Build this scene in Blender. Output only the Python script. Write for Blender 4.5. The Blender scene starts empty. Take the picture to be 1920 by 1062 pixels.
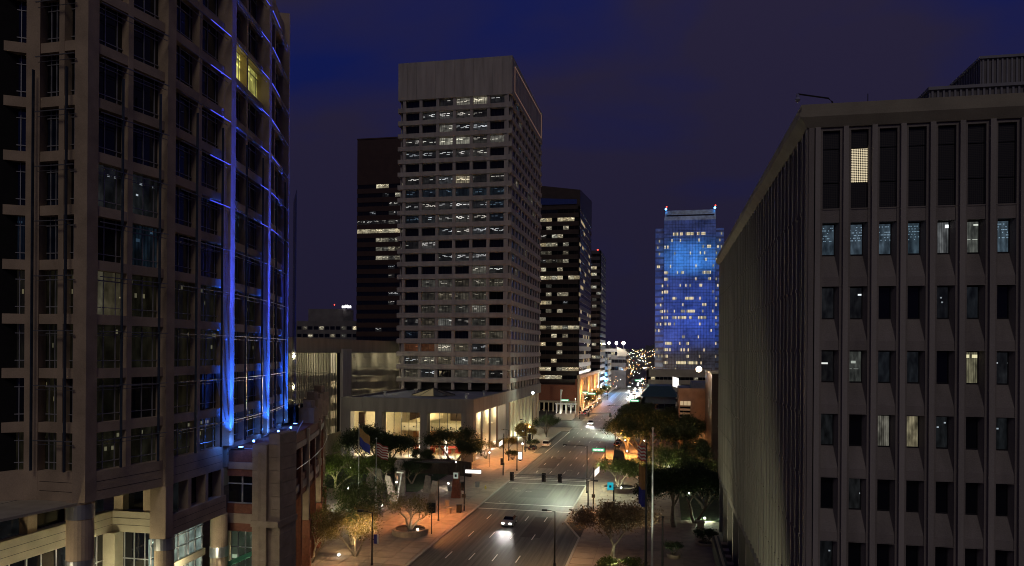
import bpy, math, random
from mathutils import Matrix, Vector
random.seed(7)
PI = math.pi
rad = math.radians
S = bpy.context.scene
COL = S.collection

# ------------------------------------------------------------------ camera
cam = bpy.data.cameras.new('camera'); camo = bpy.data.objects.new('camera', cam); COL.objects.link(camo)
camo.matrix_world = Matrix.Translation((0, 0, 28)) @ Matrix.Rotation(rad(11.43), 4, 'Z') @ Matrix.Rotation(PI/2, 4, 'X') @ Matrix.Rotation(rad(0.4), 4, 'Z')
cam.sensor_width = 36; cam.lens = 26.25; cam.shift_y = 0.0672; cam.clip_start = 0.5; cam.clip_end = 9000
S.camera = camo

# ------------------------------------------------------------------ world: night sky, blue gap and purple-grey cloud
w = bpy.data.worlds.new('World'); S.world = w; w.use_nodes = True
nt = w.node_tree; N = nt.nodes; L = nt.links; N.clear()
out = N.new('ShaderNodeOutputWorld'); bg = N.new('ShaderNodeBackground'); L.new(bg.outputs[0], out.inputs[0])
sky = N.new('ShaderNodeTexSky'); sky.sky_type = 'NISHITA'; sky.sun_disc = False
sky.sun_elevation = rad(-4.5); sky.sun_rotation = rad(20); sky.altitude = 300
tc = N.new('ShaderNodeTexCoord')
mp = N.new('ShaderNodeMapping'); mp.inputs['Scale'].default_value = (1.5, 1.5, 3.2); mp.inputs['Location'].default_value = (0.35, 0.0, 0.55)
L.new(tc.outputs['Generated'], mp.inputs[0])
no = N.new('ShaderNodeTexNoise'); no.inputs['Scale'].default_value = 1.25; no.inputs['Detail'].default_value = 5; no.inputs['Roughness'].default_value = 0.45; no.inputs['Distortion'].default_value = 0.35
L.new(mp.outputs[0], no.inputs[0])
cr = N.new('ShaderNodeValToRGB'); cr.color_ramp.elements[0].position = 0.36; cr.color_ramp.elements[1].position = 0.50
L.new(no.outputs[0], cr.inputs[0])
sx = N.new('ShaderNodeSeparateXYZ'); L.new(tc.outputs['Generated'], sx.inputs[0])
zr = N.new('ShaderNodeMapRange'); zr.inputs[1].default_value = 0.0; zr.inputs[2].default_value = 0.45; L.new(sx.outputs['Z'], zr.inputs[0])
gap = N.new('ShaderNodeMix'); gap.data_type = 'RGBA'     # clear night blue, deeper blue with height
gap.inputs[6].default_value = (0.0090, 0.0090, 0.034, 1); gap.inputs[7].default_value = (0.0040, 0.0095, 0.085, 1); L.new(zr.outputs[0], gap.inputs[0])
cl = N.new('ShaderNodeMix'); cl.data_type = 'RGBA'        # cloud lit by the city
cl.inputs[6].default_value = (0.0110, 0.0092, 0.0260, 1); cl.inputs[7].default_value = (0.0200, 0.0160, 0.0420, 1); L.new(zr.outputs[0], cl.inputs[0])
mx = N.new('ShaderNodeMix'); mx.data_type = 'RGBA'
L.new(cr.outputs[0], mx.inputs[0]); L.new(gap.outputs[2], mx.inputs[6]); L.new(cl.outputs[2], mx.inputs[7])
sk = N.new('ShaderNodeVectorMath'); sk.operation = 'SCALE'; sk.inputs['Scale'].default_value = 0.01; L.new(sky.outputs[0], sk.inputs[0])
ad = N.new('ShaderNodeVectorMath'); ad.operation = 'ADD'; L.new(mx.outputs[2], ad.inputs[0]); L.new(sk.outputs[0], ad.inputs[1])
L.new(ad.outputs[0], bg.inputs[0]); bg.inputs[1].default_value = 1.0

sun = bpy.data.lights.new('added_fill_sun', 'SUN'); sun.energy = 0.30; sun.angle = rad(20); sun.color = (1.0, 0.88, 0.78)  # added warm fill from behind the camera, stands for city glow
so = bpy.data.objects.new('added_fill_sun', sun); COL.objects.link(so)
so.rotation_euler = Vector((-0.17, 0.70, -0.70)).to_track_quat('-Z', 'Y').to_euler()

S.view_settings.view_transform = 'Standard'; S.view_settings.look = 'None'; S.view_settings.exposure = 0.0; S.view_settings.gamma = 1.0
S.view_settings.use_curve_mapping = False
S.render.engine = 'CYCLES'
S.cycles.use_denoising = True; S.cycles.filter_width = 1.0
S.cycles.max_bounces = 5; S.cycles.diffuse_bounces = 2; S.cycles.glossy_bounces = 3; S.cycles.transmission_bounces = 3
S.cycles.transparent_max_bounces = 6; S.cycles.caustics_reflective = False; S.cycles.caustics_refractive = False
S.cycles.sample_clamp_indirect = 3.0; S.cycles.use_light_tree = True

# ------------------------------------------------------------------ materials
def newmat(name):
    m = bpy.data.materials.new(name); m.use_nodes = True
    n = m.node_tree.nodes; l = m.node_tree.links; n.clear()
    o = n.new('ShaderNodeOutputMaterial'); return m, n, l, o
def surf(name, c, rough=0.8, var=0.25, scale=1.5, bump=0.0, metal=0.0, fine=14.0, streak=False, spec=0.4, orand=0.12, ystreak=False):
    m, n, l, o = newmat(name)
    b = n.new('ShaderNodeBsdfPrincipled'); l.new(b.outputs[0], o.inputs[0])
    b.inputs['Roughness'].default_value = rough; b.inputs['Metallic'].default_value = metal
    b.inputs['Specular IOR Level'].default_value = spec
    g = n.new('ShaderNodeNewGeometry')
    src = g.outputs['Position']
    if streak:
        mpp = n.new('ShaderNodeMapping'); mpp.inputs['Scale'].default_value = (1, 1, 0.13); l.new(src, mpp.inputs[0]); src = mpp.outputs[0]
    if ystreak:
        mpp = n.new('ShaderNodeMapping'); mpp.inputs['Scale'].default_value = (2.2, 0.05, 1); l.new(src, mpp.inputs[0]); src = mpp.outputs[0]
    t = n.new('ShaderNodeTexNoise'); t.inputs['Scale'].default_value = scale; t.inputs['Detail'].default_value = 4; l.new(src, t.inputs[0])
    t2 = n.new('ShaderNodeTexNoise'); t2.inputs['Scale'].default_value = fine; t2.inputs['Detail'].default_value = 3; l.new(g.outputs['Position'], t2.inputs[0])
    a = n.new('ShaderNodeMath'); a.operation = 'MULTIPLY_ADD'; l.new(t2.outputs[0], a.inputs[0]); a.inputs[1].default_value = 0.5; l.new(t.outputs[0], a.inputs[2])
    oi = n.new('ShaderNodeObjectInfo')
    a2 = n.new('ShaderNodeMath'); a2.operation = 'MULTIPLY_ADD'; l.new(oi.outputs['Random'], a2.inputs[0]); a2.inputs[1].default_value = orand; l.new(a.outputs[0], a2.inputs[2])
    r = n.new('ShaderNodeMapRange'); l.new(a2.outputs[0], r.inputs[0]); r.inputs[1].default_value = 0.5; r.inputs[2].default_value = 1.1
    r.inputs[3].default_value = 1-var; r.inputs[4].default_value = 1+var
    v = n.new('ShaderNodeVectorMath'); v.operation = 'SCALE'; v.inputs[0].default_value = c[:3]; l.new(r.outputs[0], v.inputs['Scale'])
    l.new(v.outputs[0], b.inputs['Base Color'])
    if bump:
        bp = n.new('ShaderNodeBump'); bp.inputs['Strength'].default_value = bump; bp.inputs['Distance'].default_value = 0.05
        l.new(t2.outputs[0], bp.inputs['Height']); l.new(bp.outputs[0], b.inputs['Normal'])
    return m
def emit(name, c, s, base=(0.8, 0.8, 0.8)):
    m, n, l, o = newmat(name)
    e = n.new('ShaderNodeEmission'); e.inputs[0].default_value = (*c, 1); e.inputs[1].default_value = s; l.new(e.outputs[0], o.inputs[0]); return m
def glassdark(name, c, rough=0.07, spec=0.6, metal=0.0):
    m, n, l, o = newmat(name)
    b = n.new('ShaderNodeBsdfPrincipled'); l.new(b.outputs[0], o.inputs[0])
    b.inputs['Base Color'].default_value = (*c, 1); b.inputs['Roughness'].default_value = rough; b.inputs['Specular IOR Level'].default_value = spec; b.inputs['Metallic'].default_value = metal
    g = n.new('ShaderNodeNewGeometry'); t = n.new('ShaderNodeTexNoise'); t.inputs['Scale'].default_value = 0.8; l.new(g.outputs['Position'], t.inputs[0])
    bp = n.new('ShaderNodeBump'); bp.inputs['Strength'].default_value = 0.05; bp.inputs['Distance'].default_value = 0.1; l.new(t.outputs[0], bp.inputs['Height']); l.new(bp.outputs[0], b.inputs['Normal'])
    return m
def room(name, wall, wall_s, lamp_s, nu=4.0, nv=5.0, thr=0.55, blinds=0.0):
    """a lit room seen through glass: ceiling fixtures and, if wanted, vertical blinds; glossy pane on top"""
    m, n, l, o = newmat(name)
    tcn = n.new('ShaderNodeTexCoord'); s = n.new('ShaderNodeSeparateXYZ'); l.new(tcn.outputs['Generated'], s.inputs[0])
    oi = n.new('ShaderNodeObjectInfo')
    def M(op, a, b=None, c=None):
        k = n.new('ShaderNodeMath'); k.operation = op
        for i, x in enumerate((a, b, c)):
            if x is None: continue
            if isinstance(x, (int, float)): k.inputs[i].default_value = x
            else: l.new(x, k.inputs[i])
        return k.outputs[0]
    u = M('MULTIPLY_ADD', s.outputs['X'], nu, M('MULTIPLY', oi.outputs['Random'], 37.3))
    v = M('MULTIPLY', s.outputs['Z'], nv)
    u = M('ADD', u, M('MULTIPLY', M('FLOOR', v), 0.43))
    cb = n.new('ShaderNodeCombineXYZ'); l.new(M('FLOOR', u), cb.inputs[0]); l.new(M('FLOOR', v), cb.inputs[1]); l.new(oi.outputs['Random'], cb.inputs[2])
    wn = n.new('ShaderNodeTexWhiteNoise'); l.new(cb.outputs[0], wn.inputs[0])
    on = M('GREATER_THAN', wn.outputs[0], thr)
    bu = M('LESS_THAN', M('FRACT', u), 0.72); bv = M('MULTIPLY', M('GREATER_THAN', M('FRACT', v), 0.40), M('LESS_THAN', M('FRACT', v), 0.72))
    up = M('MULTIPLY', M('GREATER_THAN', s.outputs['Z'], 0.42), M('LESS_THAN', s.outputs['Z'], 0.90))
    lamp = M('MULTIPLY', M('MULTIPLY', on, up), M('MULTIPLY', bu, bv))
    lamp = M('MULTIPLY', lamp, lamp_s)
    no_ = n.new('ShaderNodeTexNoise'); no_.inputs['Scale'].default_value = 2.2; no_.inputs['Detail'].default_value = 3
    va = n.new('ShaderNodeVectorMath'); l.new(tcn.outputs['Generated'], va.inputs[0]); va.operation = 'ADD'
    cb2 = n.new('ShaderNodeCombineXYZ'); l.new(M('MULTIPLY', oi.outputs['Random'], 91.0), cb2.inputs[0]); l.new(cb2.outputs[0], va.inputs[1]); l.new(va.outputs[0], no_.inputs[0])
    base = M('MULTIPLY', M('POWER', M('MULTIPLY', no_.outputs[0], 1.7), 2.2), wall_s)
    if blinds:
        st = M('MULTIPLY_ADD', M('SINE', M('MULTIPLY', s.outputs['X'], blinds)), 0.28, 0.72); base = M('MULTIPLY', base, st)
    tot = M('ADD', base, lamp)
    tint = n.new('ShaderNodeMix'); tint.data_type = 'RGBA'; tint.inputs[6].default_value = (*wall, 1); tint.inputs[7].default_value = (wall[0]*.86, wall[1]*1.0, min(1, wall[2]*1.25), 1)
    l.new(M('FRACT', M('MULTIPLY', oi.outputs['Random'], 7.7)), tint.inputs[0])
    tot = M('MULTIPLY', tot, M('MULTIPLY_ADD', M('FRACT', M('MULTIPLY', oi.outputs['Random'], 13.1)), 0.9, 0.5))
    e = n.new('ShaderNodeEmission'); l.new(tint.outputs[2], e.inputs[0]); l.new(tot, e.inputs[1])
    g = n.new('ShaderNodeBsdfGlossy'); g.inputs['Roughness'].default_value = 0.08; g.inputs[0].default_value = (0.06, 0.06, 0.06, 1)
    ash = n.new('ShaderNodeAddShader'); l.new(e.outputs[0], ash.inputs[0]); l.new(g.outputs[0], ash.inputs[1]); l.new(ash.outputs[0], o.inputs[0])
    return m

M = {}
M['conc_left'] = surf('tan precast concrete', (0.45, 0.345, 0.24), 0.85, 0.3, 0.5, 0.25)
M['conc_lit'] = surf('cream precast concrete', (0.42, 0.37, 0.27), 0.85, 0.2, 0.7, 0.2)
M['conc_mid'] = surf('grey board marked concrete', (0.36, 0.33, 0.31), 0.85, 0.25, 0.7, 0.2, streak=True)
M['conc_right'] = surf('brown grey exposed aggregate concrete', (0.225, 0.20, 0.18), 0.9, 0.32, 0.8, 0.5, streak=True, orand=0.3)
M['conc_fin'] = surf('paler concrete fin', (0.30, 0.275, 0.245), 0.9, 0.25, 0.8, 0.4, streak=True, orand=0.3)
M['conc_corn'] = surf('tan concrete cornice', (0.30, 0.27, 0.20), 0.9, 0.2, 0.6, 0.3)
M['conc_gar'] = surf('garage concrete', (0.25, 0.23, 0.19), 0.9, 0.2, 0.6, 0.2, streak=True)
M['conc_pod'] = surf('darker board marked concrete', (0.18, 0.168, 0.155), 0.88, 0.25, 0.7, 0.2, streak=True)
M['brick'] = surf('red brown brick', (0.20, 0.075, 0.045), 0.85, 0.3, 3.0, 0.4)
M['stone'] = surf('sandstone panels', (0.34, 0.26, 0.19), 0.8, 0.25, 1.2, 0.3)
M['dark'] = surf('dark interior', (0.012, 0.011, 0.011), 0.9, 0.3)
M['black'] = surf('black paint', (0.012, 0.012, 0.013), 0.5, 0.3)
M['pole'] = surf('dark painted steel', (0.035, 0.032, 0.03), 0.45, 0.2, metal=0.3)
M['alu'] = surf('brushed aluminium', (0.55, 0.56, 0.58), 0.35, 0.15, metal=0.8)
M['fin'] = surf('blue grey glass fin', (0.06, 0.08, 0.12), 0.22, 0.3, metal=0.4)
M['mullion'] = surf('pale aluminium mullion', (0.42, 0.42, 0.44), 0.4, 0.15, metal=0.3)
M['glass'] = glassdark('dark tinted glass', (0.006, 0.007, 0.012))
M['glassb'] = glassdark('blue tinted glass', (0.008, 0.014, 0.035), 0.1, 0.8)
M['asphalt'] = surf('worn asphalt', (0.075, 0.072, 0.066), 0.6, 0.75, 1.0, 0.4, fine=9, ystreak=True)
M['ground'] = surf('dark city ground', (0.045, 0.04, 0.034), 0.95, 0.3, 0.05)
M['paving'] = surf('tan concrete paving', (0.25, 0.195, 0.15), 0.85, 0.28, 0.8, 0.3, orand=0.45)
M['plaza'] = surf('plaza brick paving', (0.21, 0.155, 0.12), 0.85, 0.28, 0.5, 0.3)
M['kerb'] = surf('kerb concrete', (0.33, 0.31, 0.27), 0.85, 0.15)
M['paint'] = surf('worn white road paint', (0.78, 0.76, 0.72), 0.7, 0.25, 2.0)
M['grass'] = surf('dry lawn', (0.035, 0.055, 0.018), 0.95, 0.4, 1.0, 0.5)
M['roofb'] = surf('blue grey roofing', (0.10, 0.11, 0.16), 0.8, 0.35, 0.3)
M['brown'] = surf('bronze brown cladding', (0.055, 0.030, 0.022), 0.5, 0.2, 0.5)
M['towb'] = surf('black brown granite', (0.045, 0.032, 0.028), 0.4, 0.25, 0.5)
M['towc'] = surf('dark grey cladding', (0.05, 0.05, 0.055), 0.5, 0.25, 0.4)
M['greyb'] = surf('grey building stone', (0.16, 0.15, 0.15), 0.8, 0.3, 0.3)
M['cream'] = surf('cream render', (0.36, 0.31, 0.25), 0.85, 0.2, 0.3)
M['bluef'] = surf('blue curtain wall with painted reflections', (0.20, 0.28, 0.42), 0.35, 0.80, 0.10, 0.1, metal=0.2, fine=.55)  # strong noise puts patchy reflections into the base colour
M['white'] = surf('white paint', (0.75, 0.74, 0.70), 0.5, 0.1)
M['carwhite'] = surf('white car paint', (0.7, 0.7, 0.7), 0.25, 0.06)
M['cardark'] = surf('dark car paint', (0.02, 0.022, 0.03), 0.2, 0.1)
M['carsilver'] = surf('silver car paint', (0.38, 0.39, 0.4), 0.25, 0.08, metal=0.5)
M['carblue'] = surf('teal car paint', (0.03, 0.16, 0.2), 0.25, 0.08)
M['rubber'] = surf('rubber', (0.02, 0.02, 0.02), 0.8, 0.2)
M['bark'] = surf('grey brown bark', (0.16, 0.125, 0.09), 0.95, 0.35, 3.0, 0.6)
M['barkp'] = surf('pale bark', (0.34, 0.29, 0.21), 0.95, 0.3, 3.0, 0.6)
M['redcarpet'] = surf('red upholstery', (0.35, 0.06, 0.03), 0.9, 0.3, 2.0)
M['wood'] = surf('warm wood panels', (0.45, 0.24, 0.10), 0.6, 0.3, 1.0)
M['ivory'] = surf('ivory plaster', (0.66, 0.58, 0.40), 0.8, 0.1)
M['rock'] = surf('rough granite slab', (0.28, 0.23, 0.19), 0.9, 0.4, 1.5, 0.8)
M['flagb'] = surf('blue flag cloth', (0.03, 0.035, 0.20), 0.9, 0.15)
M['flagr'] = surf('red flag cloth', (0.32, 0.05, 0.05), 0.9, 0.15)
M['flagw'] = surf('white flag cloth', (0.6, 0.56, 0.54), 0.9, 0.15)
M['flagg'] = surf('copper brown flag cloth', (0.25, 0.13, 0.05), 0.9, 0.15)
M['blackmesh'] = surf('black mesh', (0.015, 0.015, 0.015), 0.6, 0.3)
M['greenpanel'] = surf('green metal awning', (0.05, 0.22, 0.12), 0.4, 0.2)
def leafmat(name, c, var=0.5):
    m, n, l, o = newmat(name)
    b = n.new('ShaderNodeBsdfPrincipled'); b.inputs['Roughness'].default_value = 0.6; b.inputs['Specular IOR Level'].default_value = 0.3
    g = n.new('ShaderNodeNewGeometry'); t = n.new('ShaderNodeTexNoise'); t.inputs['Scale'].default_value = 1.3; t.inputs['Detail'].default_value = 5; l.new(g.outputs['Position'], t.inputs[0])
    ra = n.new('ShaderNodeMath'); ra.operation = 'MULTIPLY_ADD'; l.new(g.outputs['Random Per Island'], ra.inputs[0]); ra.inputs[1].default_value = 0.5; l.new(t.outputs[0], ra.inputs[2])
    r = n.new('ShaderNodeMapRange'); l.new(ra.outputs[0], r.inputs[0]); r.inputs[1].default_value = 0.35; r.inputs[2].default_value = 1.1; r.inputs[3].default_value = 1-var; r.inputs[4].default_value = 1+var
    v = n.new('ShaderNodeVectorMath'); v.operation = 'SCALE'; v.inputs[0].default_value = c; l.new(r.outputs[0], v.inputs['Scale']); l.new(v.outputs[0], b.inputs['Base Color'])
    tr = n.new('ShaderNodeBsdfTranslucent'); l.new(v.outputs[0], tr.inputs[0])
    mi = n.new('ShaderNodeMixShader'); mi.inputs[0].default_value = 0.3; l.new(b.outputs[0], mi.inputs[1]); l.new(tr.outputs[0], mi.inputs[2]); l.new(mi.outputs[0], o.inputs[0])
    return m
M['leaf'] = leafmat('olive green leaves', (0.075, 0.10, 0.03))
M['leafd'] = leafmat('dark green leaves', (0.030, 0.045, 0.018))
M['leafy'] = leafmat('yellow green leaves', (0.14, 0.17, 0.045))
M['leafo'] = leafmat('dry golden leaves', (0.17, 0.135, 0.045))
M['leafb'] = leafmat('brown tinged leaves', (0.16, 0.105, 0.06))
WARM = (1.0, 0.82, 0.50)
M['dash'] = room('room with ceiling fixtures', (1.0, 0.92, 0.80), 0.014, .9, 3.0, 7.0, 0.66)
M['dash2'] = room('room with many ceiling fixtures', (1.0, 0.92, 0.80), 0.030, 1.1, 3.2, 7.0, 0.50)
M['litb'] = room('bright room', (1.0, 0.86, 0.58), 0.30, 1.1, 3.0, 5.0, 0.65, blinds=40)
M['litd'] = room('dim room with blinds', (1.0, 0.84, 0.58), 0.07, 0.35, 3.0, 5.0, 0.75, blinds=60)
M['lito'] = room('room with orange light', (1.0, 0.36, 0.16), 0.12, 0.6, 3.0, 4.0, 0.8)
M['litf'] = room('bright yellow room', (1.0, 0.80, 0.46), 0.60, 1.5, 3.0, 4.0, 0.5, blinds=34)
M['faint'] = room('almost dark room', (0.55, 0.75, 1.0), 0.012, 0.22, 4.0, 5.0, 0.75)
M['yell'] = room('yellow green lit office', (0.95, 0.82, 0.18), 0.75, 0.8, 2.0, 4.0, 0.6)
M['blind'] = room('blue white blinds', (0.55, 0.78, 1.0), 0.09, 0.25, 9.0, 12.0, 0.55, blinds=70)
M['e_orange'] = emit('sodium lamp', (1.0, 0.50, 0.16), 14)
M['e_white'] = emit('white lamp', (1.0, 0.96, 0.88), 16)
M['e_cool'] = emit('cool lamp', (0.80, 0.95, 1.0), 16)
M['e_blue'] = emit('blue lamp', (0.10, 0.25, 1.0), 12)
M['e_cyan'] = emit('cyan blue lamp', (0.1, 0.45, 1.0), 10)
M['e_red'] = emit('red lamp', (1.0, 0.05, 0.03), 5)
M['e_sign'] = emit('white sign face', (1.0, 0.95, 0.90), 1.4)
M['e_green'] = emit('green lit sign face', (0.10, 0.62, 0.28), 0.9)
M['e_teal'] = emit('teal lit sign face', (0.03, 0.50, 0.62), 0.75)
M['e_bluepix'] = emit('blue led bar', (0.10, 0.12, 1.0), 1.1)
M['e_soft'] = emit('soft ceiling light', (1.0, 0.86, 0.60), 3.0)

# ------------------------------------------------------------------ mesh helpers
class MB:
    def __init__(s): s.v = []; s.f = []; s.m = []
    def quad(s, pts, mi=0):
        b = len(s.v); s.v += [tuple(p) for p in pts]; s.f.append(tuple(range(b, b+len(pts)))); s.m.append(mi); return s
    def hexa(s, p, mi=0):      # p: 8 points, bottom ring 0-3, top ring 4-7
        b = len(s.v); s.v += [tuple(q) for q in p]
        for f in ((3,2,1,0),(4,5,6,7),(0,1,5,4),(1,2,6,5),(2,3,7,6),(3,0,4,7)):
            s.f.append(tuple(b+i for i in f)); s.m.append(mi)
        return s
    def box(s, x0, x1, y0, y1, z0, z1, mi=0):
        return s.hexa([(x0,y0,z0),(x1,y0,z0),(x1,y1,z0),(x0,y1,z0),(x0,y0,z1),(x1,y0,z1),(x1,y1,z1),(x0,y1,z1)], mi)
    def fbox(s, F, a0, a1, d0, d1, z0, z1, mi=0):   # in facade frame F: along a, outward d
        P = lambda a, d, z: F.p(a, d, z)
        return s.hexa([P(a0,d0,z0),P(a1,d0,z0),P(a1,d1,z0),P(a0,d1,z0),P(a0,d0,z1),P(a1,d0,z1),P(a1,d1,z1),P(a0,d1,z1)], mi)
    def tube(s, pts, rs, n=6, mi=0, cap=True):
        b = len(s.v); pts = [Vector(p) for p in pts]
        if not hasattr(rs, '__len__'): rs = [rs]*len(pts)
        for i, p in enumerate(pts):
            d = (pts[min(i+1, len(pts)-1)]-pts[max(i-1, 0)])
            if d.length < 1e-9: d = Vector((0,0,1))
            d.normalize(); a = d.orthogonal().normalized() if abs(d.z) < 0.9 else Vector((1,0,0))
            a = (a - d*a.dot(d)).normalized(); c = d.cross(a)
            for k in range(n):
                t = 2*PI*k/n; s.v.append(tuple(p + (a*math.cos(t)+c*math.sin(t))*rs[i]))
        for i in range(len(pts)-1):
            for k in range(n):
                s.f.append((b+i*n+k, b+i*n+(k+1)%n, b+(i+1)*n+(k+1)%n, b+(i+1)*n+k)); s.m.append(mi)
        if cap:
            s.f.append(tuple(b+k for k in range(n))[::-1]); s.m.append(mi)
            s.f.append(tuple(b+(len(pts)-1)*n+k for k in range(n))); s.m.append(mi)
        return s
    def cyl(s, x, y, z0, z1, r, n=16, mi=0, r1=None):
        return s.tube([(x,y,z0),(x,y,z1)], [r, r if r1 is None else r1], n, mi)
    def ball(s, c, r, n=8, mi=0):
        h = max(4, n//2); pts = []; rs = []
        for i in range(h+1):
            t = PI*i/h; pts.append((c[0], c[1], c[2]-r*math.cos(t))); rs.append(max(r*math.sin(t), r*0.02))
        return s.tube(pts, rs, n, mi)
    def mesh(s, name, mats, off=(0,0,0), smooth=False):
        me = bpy.data.meshes.new(name)
        me.from_pydata([(a-off[0], b-off[1], c-off[2]) for a, b, c in s.v], [], s.f)
        for m_ in (mats if isinstance(mats, (list, tuple)) else [mats]): me.materials.append(M[m_])
        me.polygons.foreach_set('material_index', s.m)
        if smooth: me.polygons.foreach_set('use_smooth', [True]*len(s.f))
        me.update(); return me
class FR:       # facade frame from P to Q (plan), outward normal to the right-hand side of P->Q
    def __init__(s, P, Q):
        dx, dy = Q[0]-P[0], Q[1]-P[1]; s.L = math.hypot(dx, dy); s.P = P; s.t = (dx/s.L, dy/s.L); s.n = (dy/s.L, -dx/s.L); s.ang = math.atan2(dy, dx)
    def p(s, a, d, z): return (s.P[0]+s.t[0]*a+s.n[0]*d, s.P[1]+s.t[1]*a+s.n[1]*d, z)
def tag(o, label=None, cat=None, group=None, kind=None):
    if label: o['label'] = label
    if cat: o['category'] = cat
    if group: o['group'] = group
    if kind: o['kind'] = kind
    return o
def root(name, loc, label, cat, group=None, rz=0, sc=1):
    o = bpy.data.objects.new(name, None); COL.objects.link(o); o.location = loc; o.rotation_euler = (0,0,rz); o.scale = (sc,)*3
    o.empty_display_size = 0.5
    return tag(o, label, cat, group)
def part(name, mb, mats, par, local=False, kind=None, label=None, smooth=False):
    off = (0,0,0) if local else tuple(par.matrix_world.translation) if False else (0,0,0)
    if not local: off = worldloc(par)
    o = bpy.data.objects.new(name, mb.mesh(name, mats, off, smooth)); COL.objects.link(o); o.parent = par
    return tag(o, label, None, None, kind)
def worldloc(o):
    v = Vector(o.location)
    while o.parent: o = o.parent; v = v + Vector(o.location)
    return tuple(v)
def struct(name, mb, mats, kind='structure'):
    o = bpy.data.objects.new(name, mb.mesh(name, mats)); COL.objects.link(o); return tag(o, kind=kind)
def solo(name, mb, mats, loc, label, cat, group=None, smooth=False):
    o = bpy.data.objects.new(name, mb.mesh(name, mats, loc, smooth)); COL.objects.link(o); o.location = loc
    return tag(o, label, cat, group)
_unit = {}
def unit(mat, name):
    k = (mat, name)
    if k not in _unit:
        b = MB().box(-.5,.5,-.03,.03,-.5,.5); _unit[k] = b.mesh(name, mat)
    return _unit[k]
def pane(par, F, a, d, z, wd, ht, mat, name='window_pane'):     # pane centred at (a, z) of frame F
    o = bpy.data.objects.new(name, unit(mat, name)); COL.objects.link(o); o.parent = par
    p = F.p(a, d, z); w0 = worldloc(par)
    o.location = (p[0]-w0[0], p[1]-w0[1], p[2]-w0[2]); o.rotation_euler = (0,0,F.ang); o.scale = (wd, 1, ht)
    return o
def copy_tree(o, parent=None):
    c = o.copy(); COL.objects.link(c); c.parent = parent
    for ch in list(o.children): copy_tree(ch, c)
    return c
def light(kind, loc, power, color, size=0.3, target=None, angle=120, blend=0.6, name='lamp_light', par=None):
    d = bpy.data.lights.new(name, kind); d.energy = power; d.color = color
    if kind in ('POINT', 'SPOT'): d.shadow_soft_size = size
    if kind == 'SPOT': d.spot_size = rad(angle); d.spot_blend = blend
    o = bpy.data.objects.new(name, d); COL.objects.link(o); o.location = loc
    if target: o.rotation_euler = (Vector(target)-Vector(loc)).to_track_quat('-Z', 'Y').to_euler()
    if par:
        o.parent = par; w0 = worldloc(par); o.location = (loc[0]-w0[0], loc[1]-w0[1], loc[2]-w0[2])
    return o
ORANGE = (1.0, 0.38, 0.09); WHITE = (1.0, 0.93, 0.80); GREENW = (0.88, 1.0, 0.72); BLUE = (0.06, 0.16, 1.0); YEL = (1.0, 0.80, 0.45)

M['greyb2'] = surf('ribbed grey metal cladding', (0.22, 0.22, 0.24), 0.6, 0.15)
M['litr'] = room('white lit stair window', (1.0, .95, .82), 0.16, 2.2, 1.3, 3.0, 0.55, blinds=50)
M['litg'] = room('dim grey room', (0.9, .95, .80), 0.10, .5, 2.0, 4.0, 0.75, blinds=60)
M['litg2'] = room('half lit room', (1.0, .92, .70), 0.16, .7, 1.6, 3.0, 0.6, blinds=40)
M['litw'] = room('warm dim room', (1.0, .85, .45), 0.17, .6, 1.5, 3.0, 0.6, blinds=50)
M['litw2'] = room('warm bright room', (1.0, .85, .50), 0.36, 1.0, 1.5, 2.0, 0.7, blinds=60)
M['faintr'] = room('unlit room with painted reflections', (.8, .85, .9), 0.010, .35, 5.0, 7.0, 0.93)  # weak emission stands in for reflections on the pane
M['faintl'] = room('unlit room with a ceiling light', (1.0, .95, .85), 0.012, 1.4, 1.4, 6.0, 0.85)
M['e_outline'] = emit('faint tube outline', (1.0, .55, .40), 0.16)
M['e_sky'] = emit('skylight glow', (1.0, .78, .42), 0.13)
M['litd2'] = room('half lit office', (1.0, .87, .64), 0.13, .9, 4.0, 5.0, 0.6, blinds=45)
M['alud'] = surf('dull aluminium rod', (0.25, 0.25, 0.27), 0.4, 0.15, metal=0.5)
M['leftlit'] = room('room with a lit screen', (1.0, .85, .5), 0.05, .8, 3.0, 6.0, 0.8)
M['deco'] = room('dark lobby floor with globe lamps', (1.0, .85, .45), 0.006, .09, 5.0, 3.0, 0.90)
M['curt'] = room('dark room with blue grey curtains', (.35, .62, 1.0), 0.012, .05, 3.0, 4.0, 0.8, blinds=30)
M['lobby'] = room('green white lit lobby', (.85, 1.0, .72), 0.28, .9, 2.0, 4.0, 0.6)
M['lobby2'] = room('lobby curtain wall', (.80, 1.0, .62), 0.06, .45, 4.0, 9.0, 0.8)
M['litside'] = emit('lit side window', (1.0, .78, .45), 0.35)
M['crownb'] = surf('dark blue glass', (0.03, 0.05, 0.22), .3, .2)  # even dark blue base colour
M['e_win'] = emit('lit office window', (1, .84, .50), 0.75); M['e_win2'] = emit('dimmer lit office window', (.9, .82, .55), 0.3)
M['wingband'] = surf('pale concrete band', (.16, .16, .19), .8, .2, .3)
M['e_signb'] = emit('bright white sign', (1, .98, 1), 5.0)
M['teal'] = surf('dark teal metal', (0.03, 0.06, 0.065), .5, .3)
M['e_soft2'] = emit('warm lit strip window', (1, .74, .42), 0.5); M['e_soft3'] = emit('orange lit doorway', (1, .42, .14), 0.22)
M['brownwall'] = surf('brown rendered wall', (0.24, 0.15, 0.11), .9, .25, .6, .2)
M['e_warm'] = emit('warm floodlight', (1, .78, .50), 18)
M['rockd'] = surf('dark rough stone', (.045,.038,.035), .9, .4, 1, .6)
M['e_pale'] = emit('pale lit panel', (.75,.85,.7), .35)
M['yellowp'] = surf('yellow paint', (.5,.38,.08), .5, .1)
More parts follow.
